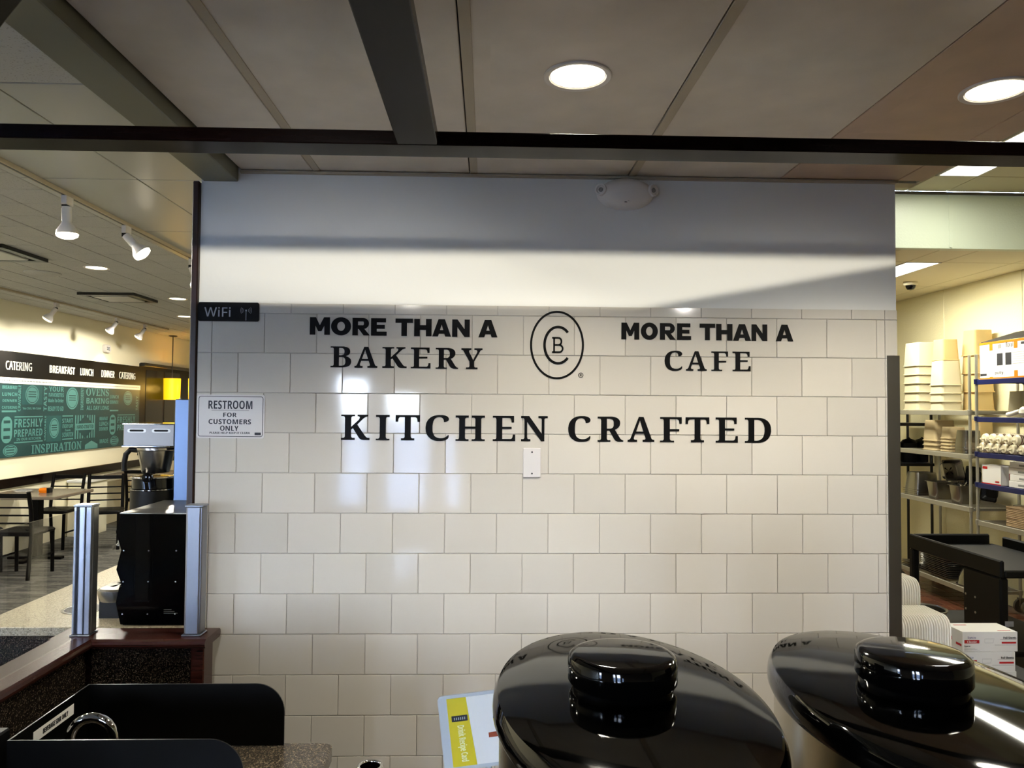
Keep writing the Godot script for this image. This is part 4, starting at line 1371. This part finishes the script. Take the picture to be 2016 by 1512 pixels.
	lathe(st, [[0.0, 0.0], [0.075, 0.0], [0.10, 0.016], [0.10, 0.02], [0.0, 0.012]], Vector3.ZERO, 28)
	tag(put("glass_plate", st, M.clear_plastic, self, Vector3(-5.32, 0.751, -8.95)), "clear plate left on the dining table", "plate")
	var w := thing("waste_cabinet", "low cream waste cabinet with pale ledge against mural wall", "cabinet", Vector3(-5.42, 0, -10.6))
	st = mb()
	slab(st, Vector3(-0.15, 0.0, -0.25), Vector3(0.12, 0.715, 0.25), 0.004)
	put("body", st, M.cream_paint, w)
	st = mb()
	slab(st, Vector3(-0.16, 0.715, -0.27), Vector3(0.14, 0.75, 0.27), 0.004)
	put("ledge", st, M.wall_paint, w)

# ---------------------------------------------------------------- kitchen
func wire_shelf(y: float, z0: float, z1: float, parent: Node, material: Material) -> void:
	var st := mb()
	for x in [4.215, 4.645]:
		slab(st, Vector3(x - 0.008, y - 0.042, z0), Vector3(x + 0.008, y, z1), 0.002)
	for z in [z0 + 0.006, z1 - 0.006]:
		slab(st, Vector3(4.222, y - 0.03, z - 0.006), Vector3(4.638, y - 0.002, z + 0.006), 0.002)
	var n := int((z1 - z0) / 0.028)
	for k in n:
		var z := z0 + 0.02 + k * (z1 - z0 - 0.03) / n
		slab(st, Vector3(4.21, y - 0.004, z - 0.0018), Vector3(4.65, y - 0.0005, z + 0.0018))
	put("wire_shelf", st, material, parent)

func wire_unit(label: String, z0: float, z1: float, levels: Array) -> void:
	var o := thing("wire_shelving", label, "shelving")
	for x in [4.215, 4.645]:
		for z in [z0 + 0.012, z1 - 0.012]:
			var st := mb()
			lathe(st, [[0.0125, 0.12], [0.0125, 2.24], [0.0, 2.243]], Vector3(x, 0, z), 14)
			put("post", st, M.galvanised, o)
			st = mb()
			lathe(st, [[0.0, -0.012], [0.06, -0.012], [0.062, 0.0], [0.06, 0.012], [0.0, 0.012]], Vector3(x, 0.062, z), 20, 1, 1, Basis(Vector3.RIGHT, PI / 2))
			slab(st, Vector3(-0.02, 0.06, -0.022), Vector3(0.02, 0.13, 0.022), 0.003, Basis(), Vector3(x, 0, z))
			put("caster", st, M.steel_dull, o)
	for l in levels:
		wire_shelf(l[0], z0, z1, o, l[1])
		for x in [4.215, 4.645]:
			for z in [z0 + 0.012, z1 - 0.012]:
				var st := mb()
				lathe(st, [[0.019, l[0] - 0.036], [0.021, l[0] + 0.004], [0.013, l[0] + 0.006]], Vector3(x, 0, z), 12)
				put("collar", st, l[1], o)

const ORD := ["lowest", "second from bottom", "third from bottom", "fourth from bottom", "fifth from bottom", "sixth from bottom", "topmost"]

# square tubs turned upside down, rim below
func tub_stack(at: Vector3, w: float, h: float, step: float, n: int, material: Material, where: String, group: String) -> void:
	var st := mb()
	tub(st, [[w - 0.003, w - 0.003, 0.03, 0.0], [w * 1.06, w * 1.06, 0.03, 0.0], [w * 1.06, w * 1.06, 0.03, 0.008], [w, w, 0.03, 0.010], [w * 0.89, w * 0.89, 0.028, h - 0.006], [w * 0.86, w * 0.86, 0.02, h], [0.0, 0.0, 0.0, h], [0.0, 0.0, 0.0, h - 0.0015], [w * 0.86 - 0.003, w * 0.86 - 0.003, 0.02, h - 0.0015], [w * 0.89 - 0.003, w * 0.89 - 0.003, 0.028, h - 0.008], [w - 0.003, w - 0.003, 0.03, 0.0]])
	var m := done(st)
	var turn := rng.randf_range(-0.03, 0.03)
	for k in n:
		var o := mesh_node("storage_tub", m, material, self, at + Vector3(0, k * step, 0))
		o.rotation.y = turn
		tag(o, "%s upturned %s" % [ORD[6] if k == n - 1 else ORD[mini(k, 5)], where], "tub", group)

func pan_mesh(w: float, d: float, h: float) -> ArrayMesh:
	var st := mb()
	var t := 0.0028
	tub(st, [[0, 0, 0, 0], [w * 0.76, d * 0.76, 0.03, 0.0], [w * 0.80, d * 0.80, 0.035, 0.010], [w * 0.93, d * 0.93, 0.035, h - 0.003], [w, d, 0.02, h - 0.003], [w, d, 0.02, h], [w * 0.93 - t, d * 0.93 - t, 0.035, h], [w * 0.80 - t, d * 0.80 - t, 0.035, 0.011], [w * 0.76 - t, d * 0.76 - t, 0.03, 0.0015], [0, 0, 0, 0.0015]])
	return done(st)

func build_kitchen() -> void:
	wire_unit("galvanised wire shelving holding upturned tubs and steel pans", -7.72, -6.53, [[0.19, M.galvanised], [0.91, M.galvanised], [1.37, M.galvanised], [1.755, M.galvanised]])
	wire_unit("wire shelving with blue shelf edges holding cups and boxes", -6.46, -5.25, [[0.815, M.galvanised], [1.136, M.blue_enamel], [1.398, M.blue_enamel], [1.70, M.blue_enamel], [2.02, M.blue_enamel]])
	# black shelving behind
	var o := thing("black_shelving", "black shelving at kitchen rear holding dark pots", "shelving")
	for y in [1.20, 1.62]:
		block("shelf", Vector3(4.15, y - 0.03, -8.35), Vector3(4.68, y, -7.86), M.black_enamel, o)
	for x in [4.17, 4.66]:
		for z in [-8.33, -7.88]:
			var st := mb()
			lathe(st, [[0.014, 0.0], [0.014, 1.95], [0.0, 1.953]], Vector3(x, 0, z), 12)
			put("post", st, M.black_enamel, o)
	for k in 3:
		var st := mb()
		lathe(st, [[0.0, 0.0], [0.075, 0.0], [0.08, 0.01], [0.08, 0.20], [0.084, 0.205], [0.06, 0.235], [0.02, 0.25], [0.0, 0.27]], Vector3.ZERO, 24)
		tag(put("dark_pot", st, M.black_plastic, self, Vector3(4.36 + 0.10 * k, 1.201, -8.12 + 0.04 * (k % 2)) + Vector3(0.07 * k, 0, 0)), ["black pot on rear shelf, left of three", "black pot on rear shelf, middle of three", "black pot on rear shelf, right of three"][k], "pot", "black pots on the rear shelf")
	# tubs
	tub_stack(Vector3(4.36, 1.756, -7.53), 0.245, 0.235, 0.088, 6, M.tub_white, "white tub in the left stack on the top shelf", "white tubs, left stack")
	tub_stack(Vector3(4.345, 1.756, -7.10), 0.205, 0.235, 0.078, 4, M.tub_white, "tub in the front stack beside the shelf post", "pale tubs, front stack")
	tub_stack(Vector3(4.345, 2.227, -7.10), 0.175, 0.20, 0.07, 1, M.tub_amber, "small amber tub crowning the front stack", "")
	tub_stack(Vector3(4.578, 1.756, -6.98), 0.20, 0.24, 0.17, 4, M.tub_amber, "amber tub in the rear stack near the wall", "amber tubs, rear stack")
	tub_stack(Vector3(4.38, 1.371, -7.27), 0.215, 0.20, 0.045, 3, M.tub_smoke, "cloudy tub in left stack under the top shelf", "cloudy tubs, left stack")
	tub_stack(Vector3(4.37, 1.371, -7.03), 0.165, 0.11, 0.030, 5, M.tub_smoke, "small cloudy tub stacked beside the steel pans", "cloudy tubs, small stack")
	tub_stack(Vector3(4.57, 1.371, -6.93), 0.16, 0.22, 0.08, 2, M.tub_amber, "amber tub behind the steel pans", "amber tubs, middle shelf")
	tub_stack(Vector3(4.52, 1.701, -6.28), 0.19, 0.17, 0.05, 2, M.tub_white, "white tub under the taped carton, left stack", "white tubs under carton, left")
	tub_stack(Vector3(4.52, 1.701, -6.00), 0.19, 0.14, 0.055, 3, M.tub_white, "white tub under the taped carton, right stack", "white tubs under carton, right")
	tub_stack(Vector3(4.60, 1.399, -6.30), 0.11, 0.14, 0.07, 2, M.tub_smoke, "cloudy tub behind the paper cups", "cloudy tubs behind cups")
	# steel pans
	var deep := pan_mesh(0.20, 0.17, 0.15)
	for k in 3:
		var p := mesh_node("steel_pan", deep, M.steel, self, Vector3(4.34, 1.371 + 0.15 + k * 0.028, -6.76))
		p.rotation = Vector3(PI, 0, 0)
		tag(p, ["lowest", "middle", "topmost"][k] + " upturned steel pan of three beside the shelf post", "pan", "upturned pans beside the post")
	var big := pan_mesh(0.27, 0.24, 0.17)
	for k in 4:
		var p := mesh_node("steel_pan", big, M.steel, self, Vector3(4.37, 0.911 + 0.17 + k * 0.018, -7.56))
		p.rotation = Vector3(PI, 0, 0)
		tag(p, ["lowest", "second", "third", "topmost"][k] + " upturned pan in the nested stack at shelf's left", "pan", "nested upturned pans")
	var up := pan_mesh(0.26, 0.17, 0.165)
	for q in [[Vector3(4.36, 0.911, -7.20), "open steel pan left of the foil filled one"], [Vector3(4.36, 0.911, -6.84), "open steel pan filled with crumpled foil near post"]]:
		tag(mesh_node("steel_pan", up, M.steel, self, q[0]), q[1], "pan", "open steel pans")
	var lean := mesh_node("steel_pan", pan_mesh(0.26, 0.20, 0.06), M.steel, self, Vector3(4.42, 1.175, -7.19))
	lean.rotation = Vector3(PI / 2 - 0.25, 0.3, 0)
	tag(lean, "shallow steel pan standing tilted above the open pan", "pan")
	tag(mesh_node("steel_pan", pan_mesh(0.16, 0.13, 0.20), M.steel_dull, self, Vector3(4.585, 0.911, -7.35)), "tall narrow steel pan behind the nested stack", "pan")
	for k in 2:
		var rack := mesh_node("baking_pan", pan_mesh(0.30, 0.22, 0.03), M.black_plastic, self, Vector3(4.60, 1.075, -7.08 + 0.26 * k))
		rack.rotation = Vector3(0, 0, PI / 2 - 0.12)
		tag(rack, ["dark baking pan leaning on wall, left one", "dark baking pan leaning on wall, right one"][k], "baking pan", "dark leaning baking pans")
	var st := mb()
	for k in 26:
		var c := Vector3(rng.randf_range(-0.09, 0.09), rng.randf_range(0, 0.03), rng.randf_range(-0.05, 0.05))
		var a := Vector3(rng.randf_range(-0.03, 0.03), rng.randf_range(0.0, 0.02), rng.randf_range(-0.03, 0.03))
		var b := Vector3(rng.randf_range(-0.03, 0.03), rng.randf_range(-0.005, 0.02), rng.randf_range(-0.03, 0.03))
		st.set_smooth_group(-1)
		tri(st, c, c + a, c + b)
		tri(st, c + a, c + a + b * 0.7 + Vector3(0, 0.012, 0), c + b)
	tag(put("crumpled_foil", st, M.chrome, self, Vector3(4.36, 1.058, -6.84)), "crumpled aluminium foil heaped in the steel pan", "foil")
	var tray := pan_mesh(0.36, 0.46, 0.022)
	for k in 11:
		var p := mesh_node("sheet_tray", tray, M.steel_dull, self, Vector3(4.41, 0.191 + k * 0.0165, -7.14))
		tag(p, "steel sheet tray number %s from bottom of low stack" % ["one", "two", "three", "four", "five", "six", "seven", "eight", "nine", "ten", "eleven"][k], "tray", "sheet trays on the lowest shelf")
	st = mb()
	lathe(st, [[0.125, 0.0], [0.128, 0.004], [0.118, 0.007], [0.105, 0.07], [0.08, 0.13], [0.045, 0.165], [0.0, 0.175]], Vector3.ZERO, 36)
	var bowl := done(st)
	for q in [[Vector3(4.36, 0.191, -6.76), "upturned steel mixing bowl right of the tray stack"], [Vector3(4.36, 0.245, -7.53), "upturned steel mixing bowl left of the tray stack"]]:
		tag(mesh_node("mixing_bowl", bowl, M.steel, self, q[0]), q[1], "bowl", "upturned mixing bowls")
	for k in 3:
		tag(mesh_node("sheet_tray", pan_mesh(0.34, 0.28, 0.02), M.steel_dull, self, Vector3(4.38, 0.191 + k * 0.017, -7.53)), ["lowest", "middle", "topmost"][k] + " short tray under the left mixing bowl", "tray", "short trays under the bowl")
	# taped carton
	var box := thing("taped_carton", "white printed carton with orange tape on top blue shelf", "carton", Vector3(4.40, 2.021, -6.12))
	st = mb()
	slab(st, Vector3(-0.165, 0, -0.31), Vector3(0.165, 0.31, 0.0), 0.002)
	slab(st, Vector3(-0.165, 0, 0.0), Vector3(0.165, 0.31, 0.62), 0.002)
	put("carton_body", st, M.paper_white, box)
	st = mb()
	for z in [-0.16, 0.14]:
		slab(st, Vector3(-0.1665, 0.24, z - 0.02), Vector3(-0.165, 0.312, z + 0.02))
		slab(st, Vector3(-0.1665, 0.0, z - 0.02), Vector3(-0.165, 0.06 if z > 0 else 0.02, z + 0.02))
	slab(st, Vector3(-0.167, 0.295, -0.31), Vector3(-0.165, 0.313, 0.62))
	slab(st, Vector3(-0.167, 0.0, -0.31), Vector3(-0.165, 0.012, 0.62))
	put("orange_tape", st, M.tape, box)
	st = mb()
	slab(st, Vector3(0.0, 0, -0.29), Vector3(0.33, 0.004, 0.62), 0.001, Basis(Vector3.BACK, 0.30), Vector3(-0.165, 0.315, 0.0))
	put("lid_flap", st, M.wood_board, box)
	var fl := Transform3D(Basis(Vector3.UP, -PI / 2), Vector3(-0.1655, 0, 0))
	words("floral", "sans_thin", 0.02, 0.11, 0.255, 0.295, M.print_dark, box, fl)
	words("putty", "sans_thin", -0.11, -0.01, 0.03, 0.06, M.print_dark, box, fl)
	for s in [[0.11, 0.21, -0.087, -0.017], [0.11, 0.21, 0.017, 0.087], [0.03, 0.048, -0.30, -0.22], [0.265, 0.285, 0.20, 0.28]]:
		st = mb()
		slab(st, Vector3(-0.166, s[0], s[2]), Vector3(-0.165, s[1], s[3]))
		put("print_block", st, M.print_dark, box)
	st = mb()
	for k in 6:
		slab(st, Vector3(-0.1658, 0.115 + k * 0.018, -0.29), Vector3(-0.165, 0.117 + k * 0.018, -0.10))
		slab(st, Vector3(-0.1658, 0.115 + k * 0.018, 0.10), Vector3(-0.165, 0.117 + k * 0.018, 0.28))
	slab(st, Vector3(-0.1658, 0.25, -0.075), Vector3(-0.165, 0.285, -0.03))
	put("fine_print", st, M.print_grey, box)
	# bagged cutlery
	st = mb()
	for k in 5:
		lathe(st, [[0.0, -0.045], [0.03, -0.035], [0.048, -0.01], [0.046, 0.02], [0.028, 0.04], [0.0, 0.046]], Vector3(0.03 * (k % 2), 0.045 + 0.012 * (k % 3), 0.075 * k), 14)
	tube(st, [Vector3(-0.02, 0.05, -0.04), Vector3(-0.04, 0.03, -0.10), Vector3(-0.045, 0.022, -0.15)], 0.018, 8)
	tag(put("plastic_bag", st, M.foam, self, Vector3(4.31, 1.702, -5.98)), "lumpy white plastic bag on blue shelf under carton", "bag")
	# sleeves of paper cups lying with their bases to the front
	st = mb()
	var prof := [[0.0, 0.0], [0.034, 0.0], [0.037, 0.004]]
	for k in 15:
		prof.append([0.040, 0.02 + k * 0.018])
		prof.append([0.0425, 0.024 + k * 0.018])
		prof.append([0.040, 0.028 + k * 0.018])
	prof.append([0.0, 0.30])
	lathe(st, prof, Vector3.ZERO, 20)
	var cups := done(st)
	st = mb()
	for k in 14:
		lathe(st, [[0.0405, 0.029 + k * 0.018], [0.0412, 0.033 + k * 0.018], [0.0405, 0.037 + k * 0.018]], Vector3.ZERO, 20)
	var bands := done(st)
	st = mb()
	tube(st, [Vector3(0, 0.004, 0), Vector3(0.006, -0.018, 0.004), Vector3(0.002, -0.04, 0.018)], 0.009, 7)
	var twist := done(st)
	var lying := [[0, -6.42], [0, -6.325], [0, -6.23], [0, -6.135], [0, -6.04], [0, -5.93], [1, -6.365], [1, -6.27], [1, -6.18], [1, -6.085], [1, -5.985]]
	for k in lying.size():
		var q: Array = lying[k]
		var c := thing("cup_sleeve", "sleeve of paper cups, %s in the %s row on blue shelf" % [["first", "second", "third", "fourth", "fifth", "sixth"][k if k < 6 else k - 6], "upper" if q[0] else "lower"], "paper cups", Vector3(4.23 - 0.01 * q[0], 1.4 + 0.0435 + q[0] * 0.077, q[1]), 0, "paper cup sleeves lying on the blue shelf")
		c.rotation = Vector3(0, rng.randf_range(-0.01, 0.01), -PI / 2)
		mesh_node("cups", cups, M.cup_paper, c)
		mesh_node("cup_bands", bands, M.cup_ring, c)
		mesh_node("wrap_twist", twist, M.cup_paper, c)
	# boxes on the lower blue shelf
	var rb := thing("glove_box", "white box with red print on lower blue shelf", "box", Vector3(4.30, 1.137, -6.29))
	st = mb()
	slab(st, Vector3(-0.07, 0, -0.12), Vector3(0.07, 0.16, 0.12), 0.002)
	put("box_body", st, M.paper_white, rb)
	st = mb()
	slab(st, Vector3(-0.071, 0.125, -0.11), Vector3(-0.07, 0.145, -0.05))
	slab(st, Vector3(-0.071, 0.02, 0.05), Vector3(-0.07, 0.032, 0.10))
	slab(st, Vector3(-0.071, 0.0, -0.12), Vector3(-0.07, 0.008, 0.12))
	slab(st, Vector3(0.0, 0.03, 0.12), Vector3(0.02, 0.13, 0.121))
	put("red_print", st, M.print_red, rb)
	for k in 4:
		var wb := thing("slim_carton", "%s slim white carton in the pile right of red box" % ["lowest", "second", "third", "topmost"][k], "carton", Vector3(4.31, 1.137 + 0.053 * k, -5.95 + 0.012 * (k % 2)), 0, "slim white cartons")
		st = mb()
		slab(st, Vector3(-0.07, 0, -0.14), Vector3(0.07, 0.051, 0.14), 0.002)
		put("box_body", st, M.paper_white, wb)
		st = mb()
		slab(st, Vector3(-0.0708, 0.015, -0.03), Vector3(-0.07, 0.03, 0.08))
		put("print_patch", st, M.print_grey, wb)
	for k in 2:
		st = mb()
		lathe(st, [[0.0, 0.0], [0.07, 0.0], [0.075, 0.01], [0.075, 0.13], [0.078, 0.135], [0.0, 0.137]], Vector3.ZERO, 24)
		tag(put("steel_canister", st, M.steel_dull, self, Vector3(4.555, 0.816, -6.36 + 0.16 * k)), ["round steel canister behind post, left one", "round steel canister behind post, right one"][k], "canister", "steel canisters under the blue shelves")
	var pp := thing("paper_stack", "thick stack of brown kraft paper trays on wire shelf", "paper trays", Vector3(4.35, 0.816, -5.98))
	for k in 12:
		st = mb()
		slab(st, Vector3(-0.11, k * 0.0135, -0.15), Vector3(0.12, k * 0.0135 + 0.012, 0.25), 0.003, Basis(Vector3.UP, rng.randf_range(-0.02, 0.02)))
		put("kraft_tray", st, M.paper_brown, pp)
	build_cart()
	build_low_stand()
	# ceiling camera
	var cam := thing("dome_camera", "small black dome security camera on kitchen ceiling", "security camera", Vector3(4.11, KLOW, -7.27))
	st = mb()
	lathe(st, [[0.065, 0.0], [0.065, -0.025], [0.055, -0.035], [0.0, -0.035]].map(func(p): return [p[0], p[1]]), Vector3.ZERO, 28)
	put("base", st, M.kitchen_ceiling, cam)
	st = mb()
	lathe(st, [[0.046, -0.035], [0.043, -0.055], [0.03, -0.075], [0.0, -0.083]], Vector3.ZERO, 24)
	put("dome", st, M.black_gloss, cam)
	troffer(Vector3(3.215, KUP, -5.345), Vector3(3.525, KUP, -4.125), "bright ceiling light crossing behind the dark beam at right", 2.2)
	troffer(Vector3(3.522, KLOW, -7.505), Vector3(3.828, KLOW, -6.295), "bright light in lower kitchen ceiling beside tiled wall", 8.0)

func build_cart() -> void:
	var o := thing("utility_cart", "black plastic utility cart with deep tray top in kitchen", "cart", Vector3(2.92, 0, -5.22))
	# x from 0 (left) to 0.6, z from 0 (far) to 0.95 (near)
	var st := mb()
	slab(st, Vector3(0.02, 0.815, 0.02), Vector3(0.58, 0.835, 0.93), 0.004)
	put("tray_floor", st, M.black_plastic, o)
	for r in [[Vector3(0.0, 0.80, 0.0), Vector3(0.025, 0.90, 0.95)], [Vector3(0.575, 0.80, 0.12), Vector3(0.60, 0.90, 0.95)], [Vector3(0.0255, 0.80, 0.0), Vector3(0.56, 0.90, 0.025)], [Vector3(0.0255, 0.80, 0.925), Vector3(0.575, 0.845, 0.95)]]:
		st = mb()
		slab(st, r[0], r[1], 0.008)
		put("tray_rim", st, M.black_plastic, o)
	for l in [[0.0, 0.0, 0.05, 0.05], [0.55, 0.0, 0.05, 0.05], [0.0, 0.60, 0.05, 0.345], [0.55, 0.60, 0.05, 0.345]]:
		st = mb()
		slab(st, Vector3(l[0], 0.10, l[1]), Vector3(l[0] + l[2], 0.80, l[1] + l[3]), 0.01)
		put("leg", st, M.black_plastic, o)
		st = mb()
		lathe(st, [[0.0, -0.014], [0.048, -0.014], [0.05, 0.0], [0.048, 0.014], [0.0, 0.014]], Vector3(l[0] + 0.03, 0.05, l[1] + 0.03), 18, 1, 1, Basis(Vector3.BACK, PI / 2))
		slab(st, Vector3(l[0] + 0.012, 0.05, l[1] + 0.012), Vector3(l[0] + 0.048, 0.10, l[1] + 0.048))
		put("caster", st, M.steel_dull, o)
	for y in [0.14, 0.35]:
		st = mb()
		slab(st, Vector3(0.01, y, 0.02), Vector3(0.59, y + 0.03, 0.93), 0.006)
		put("shelf", st, M.black_plastic, o)
	st = mb()
	for y in [0.55, 0.64]:
		for z in [0.63, 0.72]:
			lathe(st, [[0.007, 0.0], [0.007, 0.003], [0.0, 0.005]], Vector3(0.0, y, z), 10, 1, 1, Basis(Vector3.BACK, PI / 2))
	put("rivets", st, M.screw, o)
	st = mb()
	slab(st, Vector3(0.02, 0.53, 0.95), Vector3(0.07, 0.56, 0.951))
	put("tag", st, M.print_silver, o)

func build_low_stand() -> void:
	var o := thing("low_stand", "low black stand holding foam clamshells and foil boxes", "stand")
	block("top_board", Vector3(1.67, 0.47, -3.95), Vector3(2.62, 0.50, -3.17), M.black_plastic, o, 0.004)
	for x in [1.69, 2.57]:
		for z in [-3.93, -3.22]:
			block("leg", Vector3(x, 0, z), Vector3(x + 0.03, 0.47, z + 0.03), M.black_plastic, o)
	block("lower_shelf", Vector3(1.69, 0.12, -3.93), Vector3(2.6, 0.14, -3.19), M.black_plastic, o)
	# foil sheet boxes
	for k in 2:
		var b := thing("foil_box", ["white foil sheets box with red print, lower of two", "white foil sheets box with red print, upper of two"][k], "box", Vector3(2.252 - 0.012 * (1 - k), 0.501 + 0.088 + k * 0.0885 - 0.0885 * 0.0, -3.44), 0, "foil sheet boxes")
		var st := mb()
		slab(st, Vector3(-0.125, 0, -0.07), Vector3(0.125, 0.087, 0.07), 0.001)
		put("box_body", st, M.paper_white, b)
		var f := Transform3D(Basis(), Vector3(0, 0, 0.0701))
		st = mb()
		slab(st, Vector3(-0.118, 0.036, 0.0701), Vector3(-0.050, 0.051, 0.0705))
		slab(st, Vector3(0.052, 0.035, 0.0701), Vector3(0.118, 0.043, 0.0705))
		slab(st, Vector3(-0.1255, 0.03, -0.05), Vector3(-0.125, 0.046, -0.01))
		slab(st, Vector3(-0.1255, 0.02, 0.02), Vector3(-0.125, 0.030, 0.06))
		slab(st, Vector3(-0.10, 0.087, -0.045), Vector3(-0.04, 0.0873, -0.035))
		slab(st, Vector3(0.045, 0.087, 0.05), Vector3(0.105, 0.0873, 0.055))
		put("red_print", st, M.print_red, b)
		words("Sysco", "sans_thin", -0.103, -0.066, 0.055, 0.066, M.print_blue, b, f)
		words("Classic", "serif", -0.106, -0.062, 0.039, 0.048, M.paper_white, b, f.translated_local(Vector3(0, 0, 0.0005)))
		words("Foil Sheets", "sans", 0.060, 0.118, 0.056, 0.066, M.print_dark, b, f)
		words("Sysco", "sans", -0.118, -0.092, 0.019, 0.027, M.print_dark, b, f)
		st = mb()
		slab(st, Vector3(0.045, 0.052, 0.0701), Vector3(0.118, 0.0532, 0.0704))
		slab(st, Vector3(0.02, 0.028, 0.0701), Vector3(0.118, 0.0295, 0.0704))
		for j in 3:
			slab(st, Vector3(-0.118, 0.006 + j * 0.004, 0.0701), Vector3(-0.05 - 0.01 * j, 0.0068 + j * 0.004, 0.0704))
		put("fine_print", st, M.print_grey, b)
		st = mb()
		band(st, [Vector2(-0.025, 0.038), Vector2(0.012, 0.038), Vector2(0.018, 0.056), Vector2(-0.025, 0.056)], 0.001, 0.0003, f, true)
		put("line_drawing", st, M.print_grey, b)
	var rise := thing("carton_riser", "plain carton hidden under the foil boxes", "carton", Vector3(2.25, 0.501, -3.44))
	var st2 := mb()
	slab(st2, Vector3(-0.12, 0, -0.07), Vector3(0.12, 0.0875, 0.07), 0.001)
	put("box_body", st2, M.paper_white, rise)
	# foam clamshells nested on edge
	var place := [[Vector3(1.845, 0.501, -3.32), 0.375, 0.25, "front stack of ribbed white foam clamshells beside tiled wall"], [Vector3(1.90, 0.501, -3.62), 0.46, 0.20, "rear taller stack of white foam clamshells beside tiled wall"]]
	for q in place:
		var c := thing("clamshell_stack", q[3], "foam containers", q[0], 0, "foam clamshell stacks")
		var n := 22
		for k in n:
			var st := mb()
			var x: float = -0.12 + 0.245 * k / n
			tub(st, [[0.0, 0.0, 0.0, 0.0], [q[1] * 0.94, q[2] * 0.9, 0.05, 0.0], [q[1], q[2], 0.05, 0.004], [q[1], q[2], 0.05, 0.0085], [0.0, 0.0, 0.0, 0.0087]], Vector3(x, q[1] / 2, 0), Basis(Vector3.BACK, -PI / 2))
			put("clamshell", st, M.foam, c)
	var pot := thing("stock_pot", "steel stock pot with open rim behind the foam clamshells", "pot", Vector3(2.145, 0.501, -3.70))
	var st := mb()
	lathe(st, [[0.0, 0.0], [0.09, 0.0], [0.095, 0.008], [0.095, 0.275], [0.101, 0.278], [0.103, 0.284], [0.099, 0.286], [0.091, 0.28], [0.091, 0.02], [0.0, 0.015]], Vector3.ZERO, 40)
	put("body", st, M.steel_dull, pot)

func _ready() -> void:
	rng.seed = 7
	# camera
	var cam := Camera3D.new()
	cam.name = "camera"
	add_child(cam)
	cam.position = Vector3(0, 1.75, 0)
	cam.rotation_degrees = Vector3(1.8, -1.8, 0.4)
	cam.fov = 53.487
	cam.near = 0.05
	cam.far = 200.0
	cam.current = true
	# sky, sun, exposure
	var we := WorldEnvironment.new()
	we.name = "world"
	var env := Environment.new()
	env.background_mode = Environment.BG_SKY
	var sky := Sky.new()
	var sm := ProceduralSkyMaterial.new()
	sm.sky_top_color = Color(0.56, 0.68, 0.88)
	sm.sky_horizon_color = Color(0.87, 0.91, 0.97)
	sm.ground_bottom_color = Color(0.35, 0.36, 0.38)
	sm.ground_horizon_color = Color(0.70, 0.74, 0.78)
	sm.sky_energy_multiplier = 6.5
	sm.ground_energy_multiplier = 6.5
	sm.sun_angle_max = 1.0
	sky.sky_material = sm
	env.sky = sky
	env.ambient_light_source = Environment.AMBIENT_SOURCE_SKY
	env.tonemap_mode = Environment.TONE_MAPPER_LINEAR
	env.tonemap_exposure = 1.17
	env.sdfgi_enabled = true
	env.ssao_enabled = true
	env.ssil_enabled = true
	we.environment = env
	add_child(we)
	make_materials()
	build_shell()
	build_tiled_wall()
	build_trellis()
	build_lettering()
	downlight(Vector3(0.245, CEIL, -2.108), "lit round ceiling downlight above the oval wall emblem", 0.096, 2.6, 68.0)
	downlight(Vector3(1.47, CEIL, -2.145), "lit round ceiling downlight at picture's upper right edge", 0.096, 2.6, 68.0)
	for d in [[-0.55, "left", 1.05, -0.6, -1.5, 36.0], [1.4, "right", 0.95, 1.2, -1.6, 34.0]]:
		spot_head(Vector3(d[0], CEIL, -0.5), Vector3(d[3] - d[0], d[4], -2.6), "spotlight above the camera aimed at tiled wall, %s one" % d[1], true, d[2], d[5], Color(1.0, 0.985, 0.95), 0.014)
	build_menu_board()
	build_urns()
	build_pony_wall()
	build_sink()
	build_coffee_station()
	build_mural()
	build_dining()
	build_kitchen()
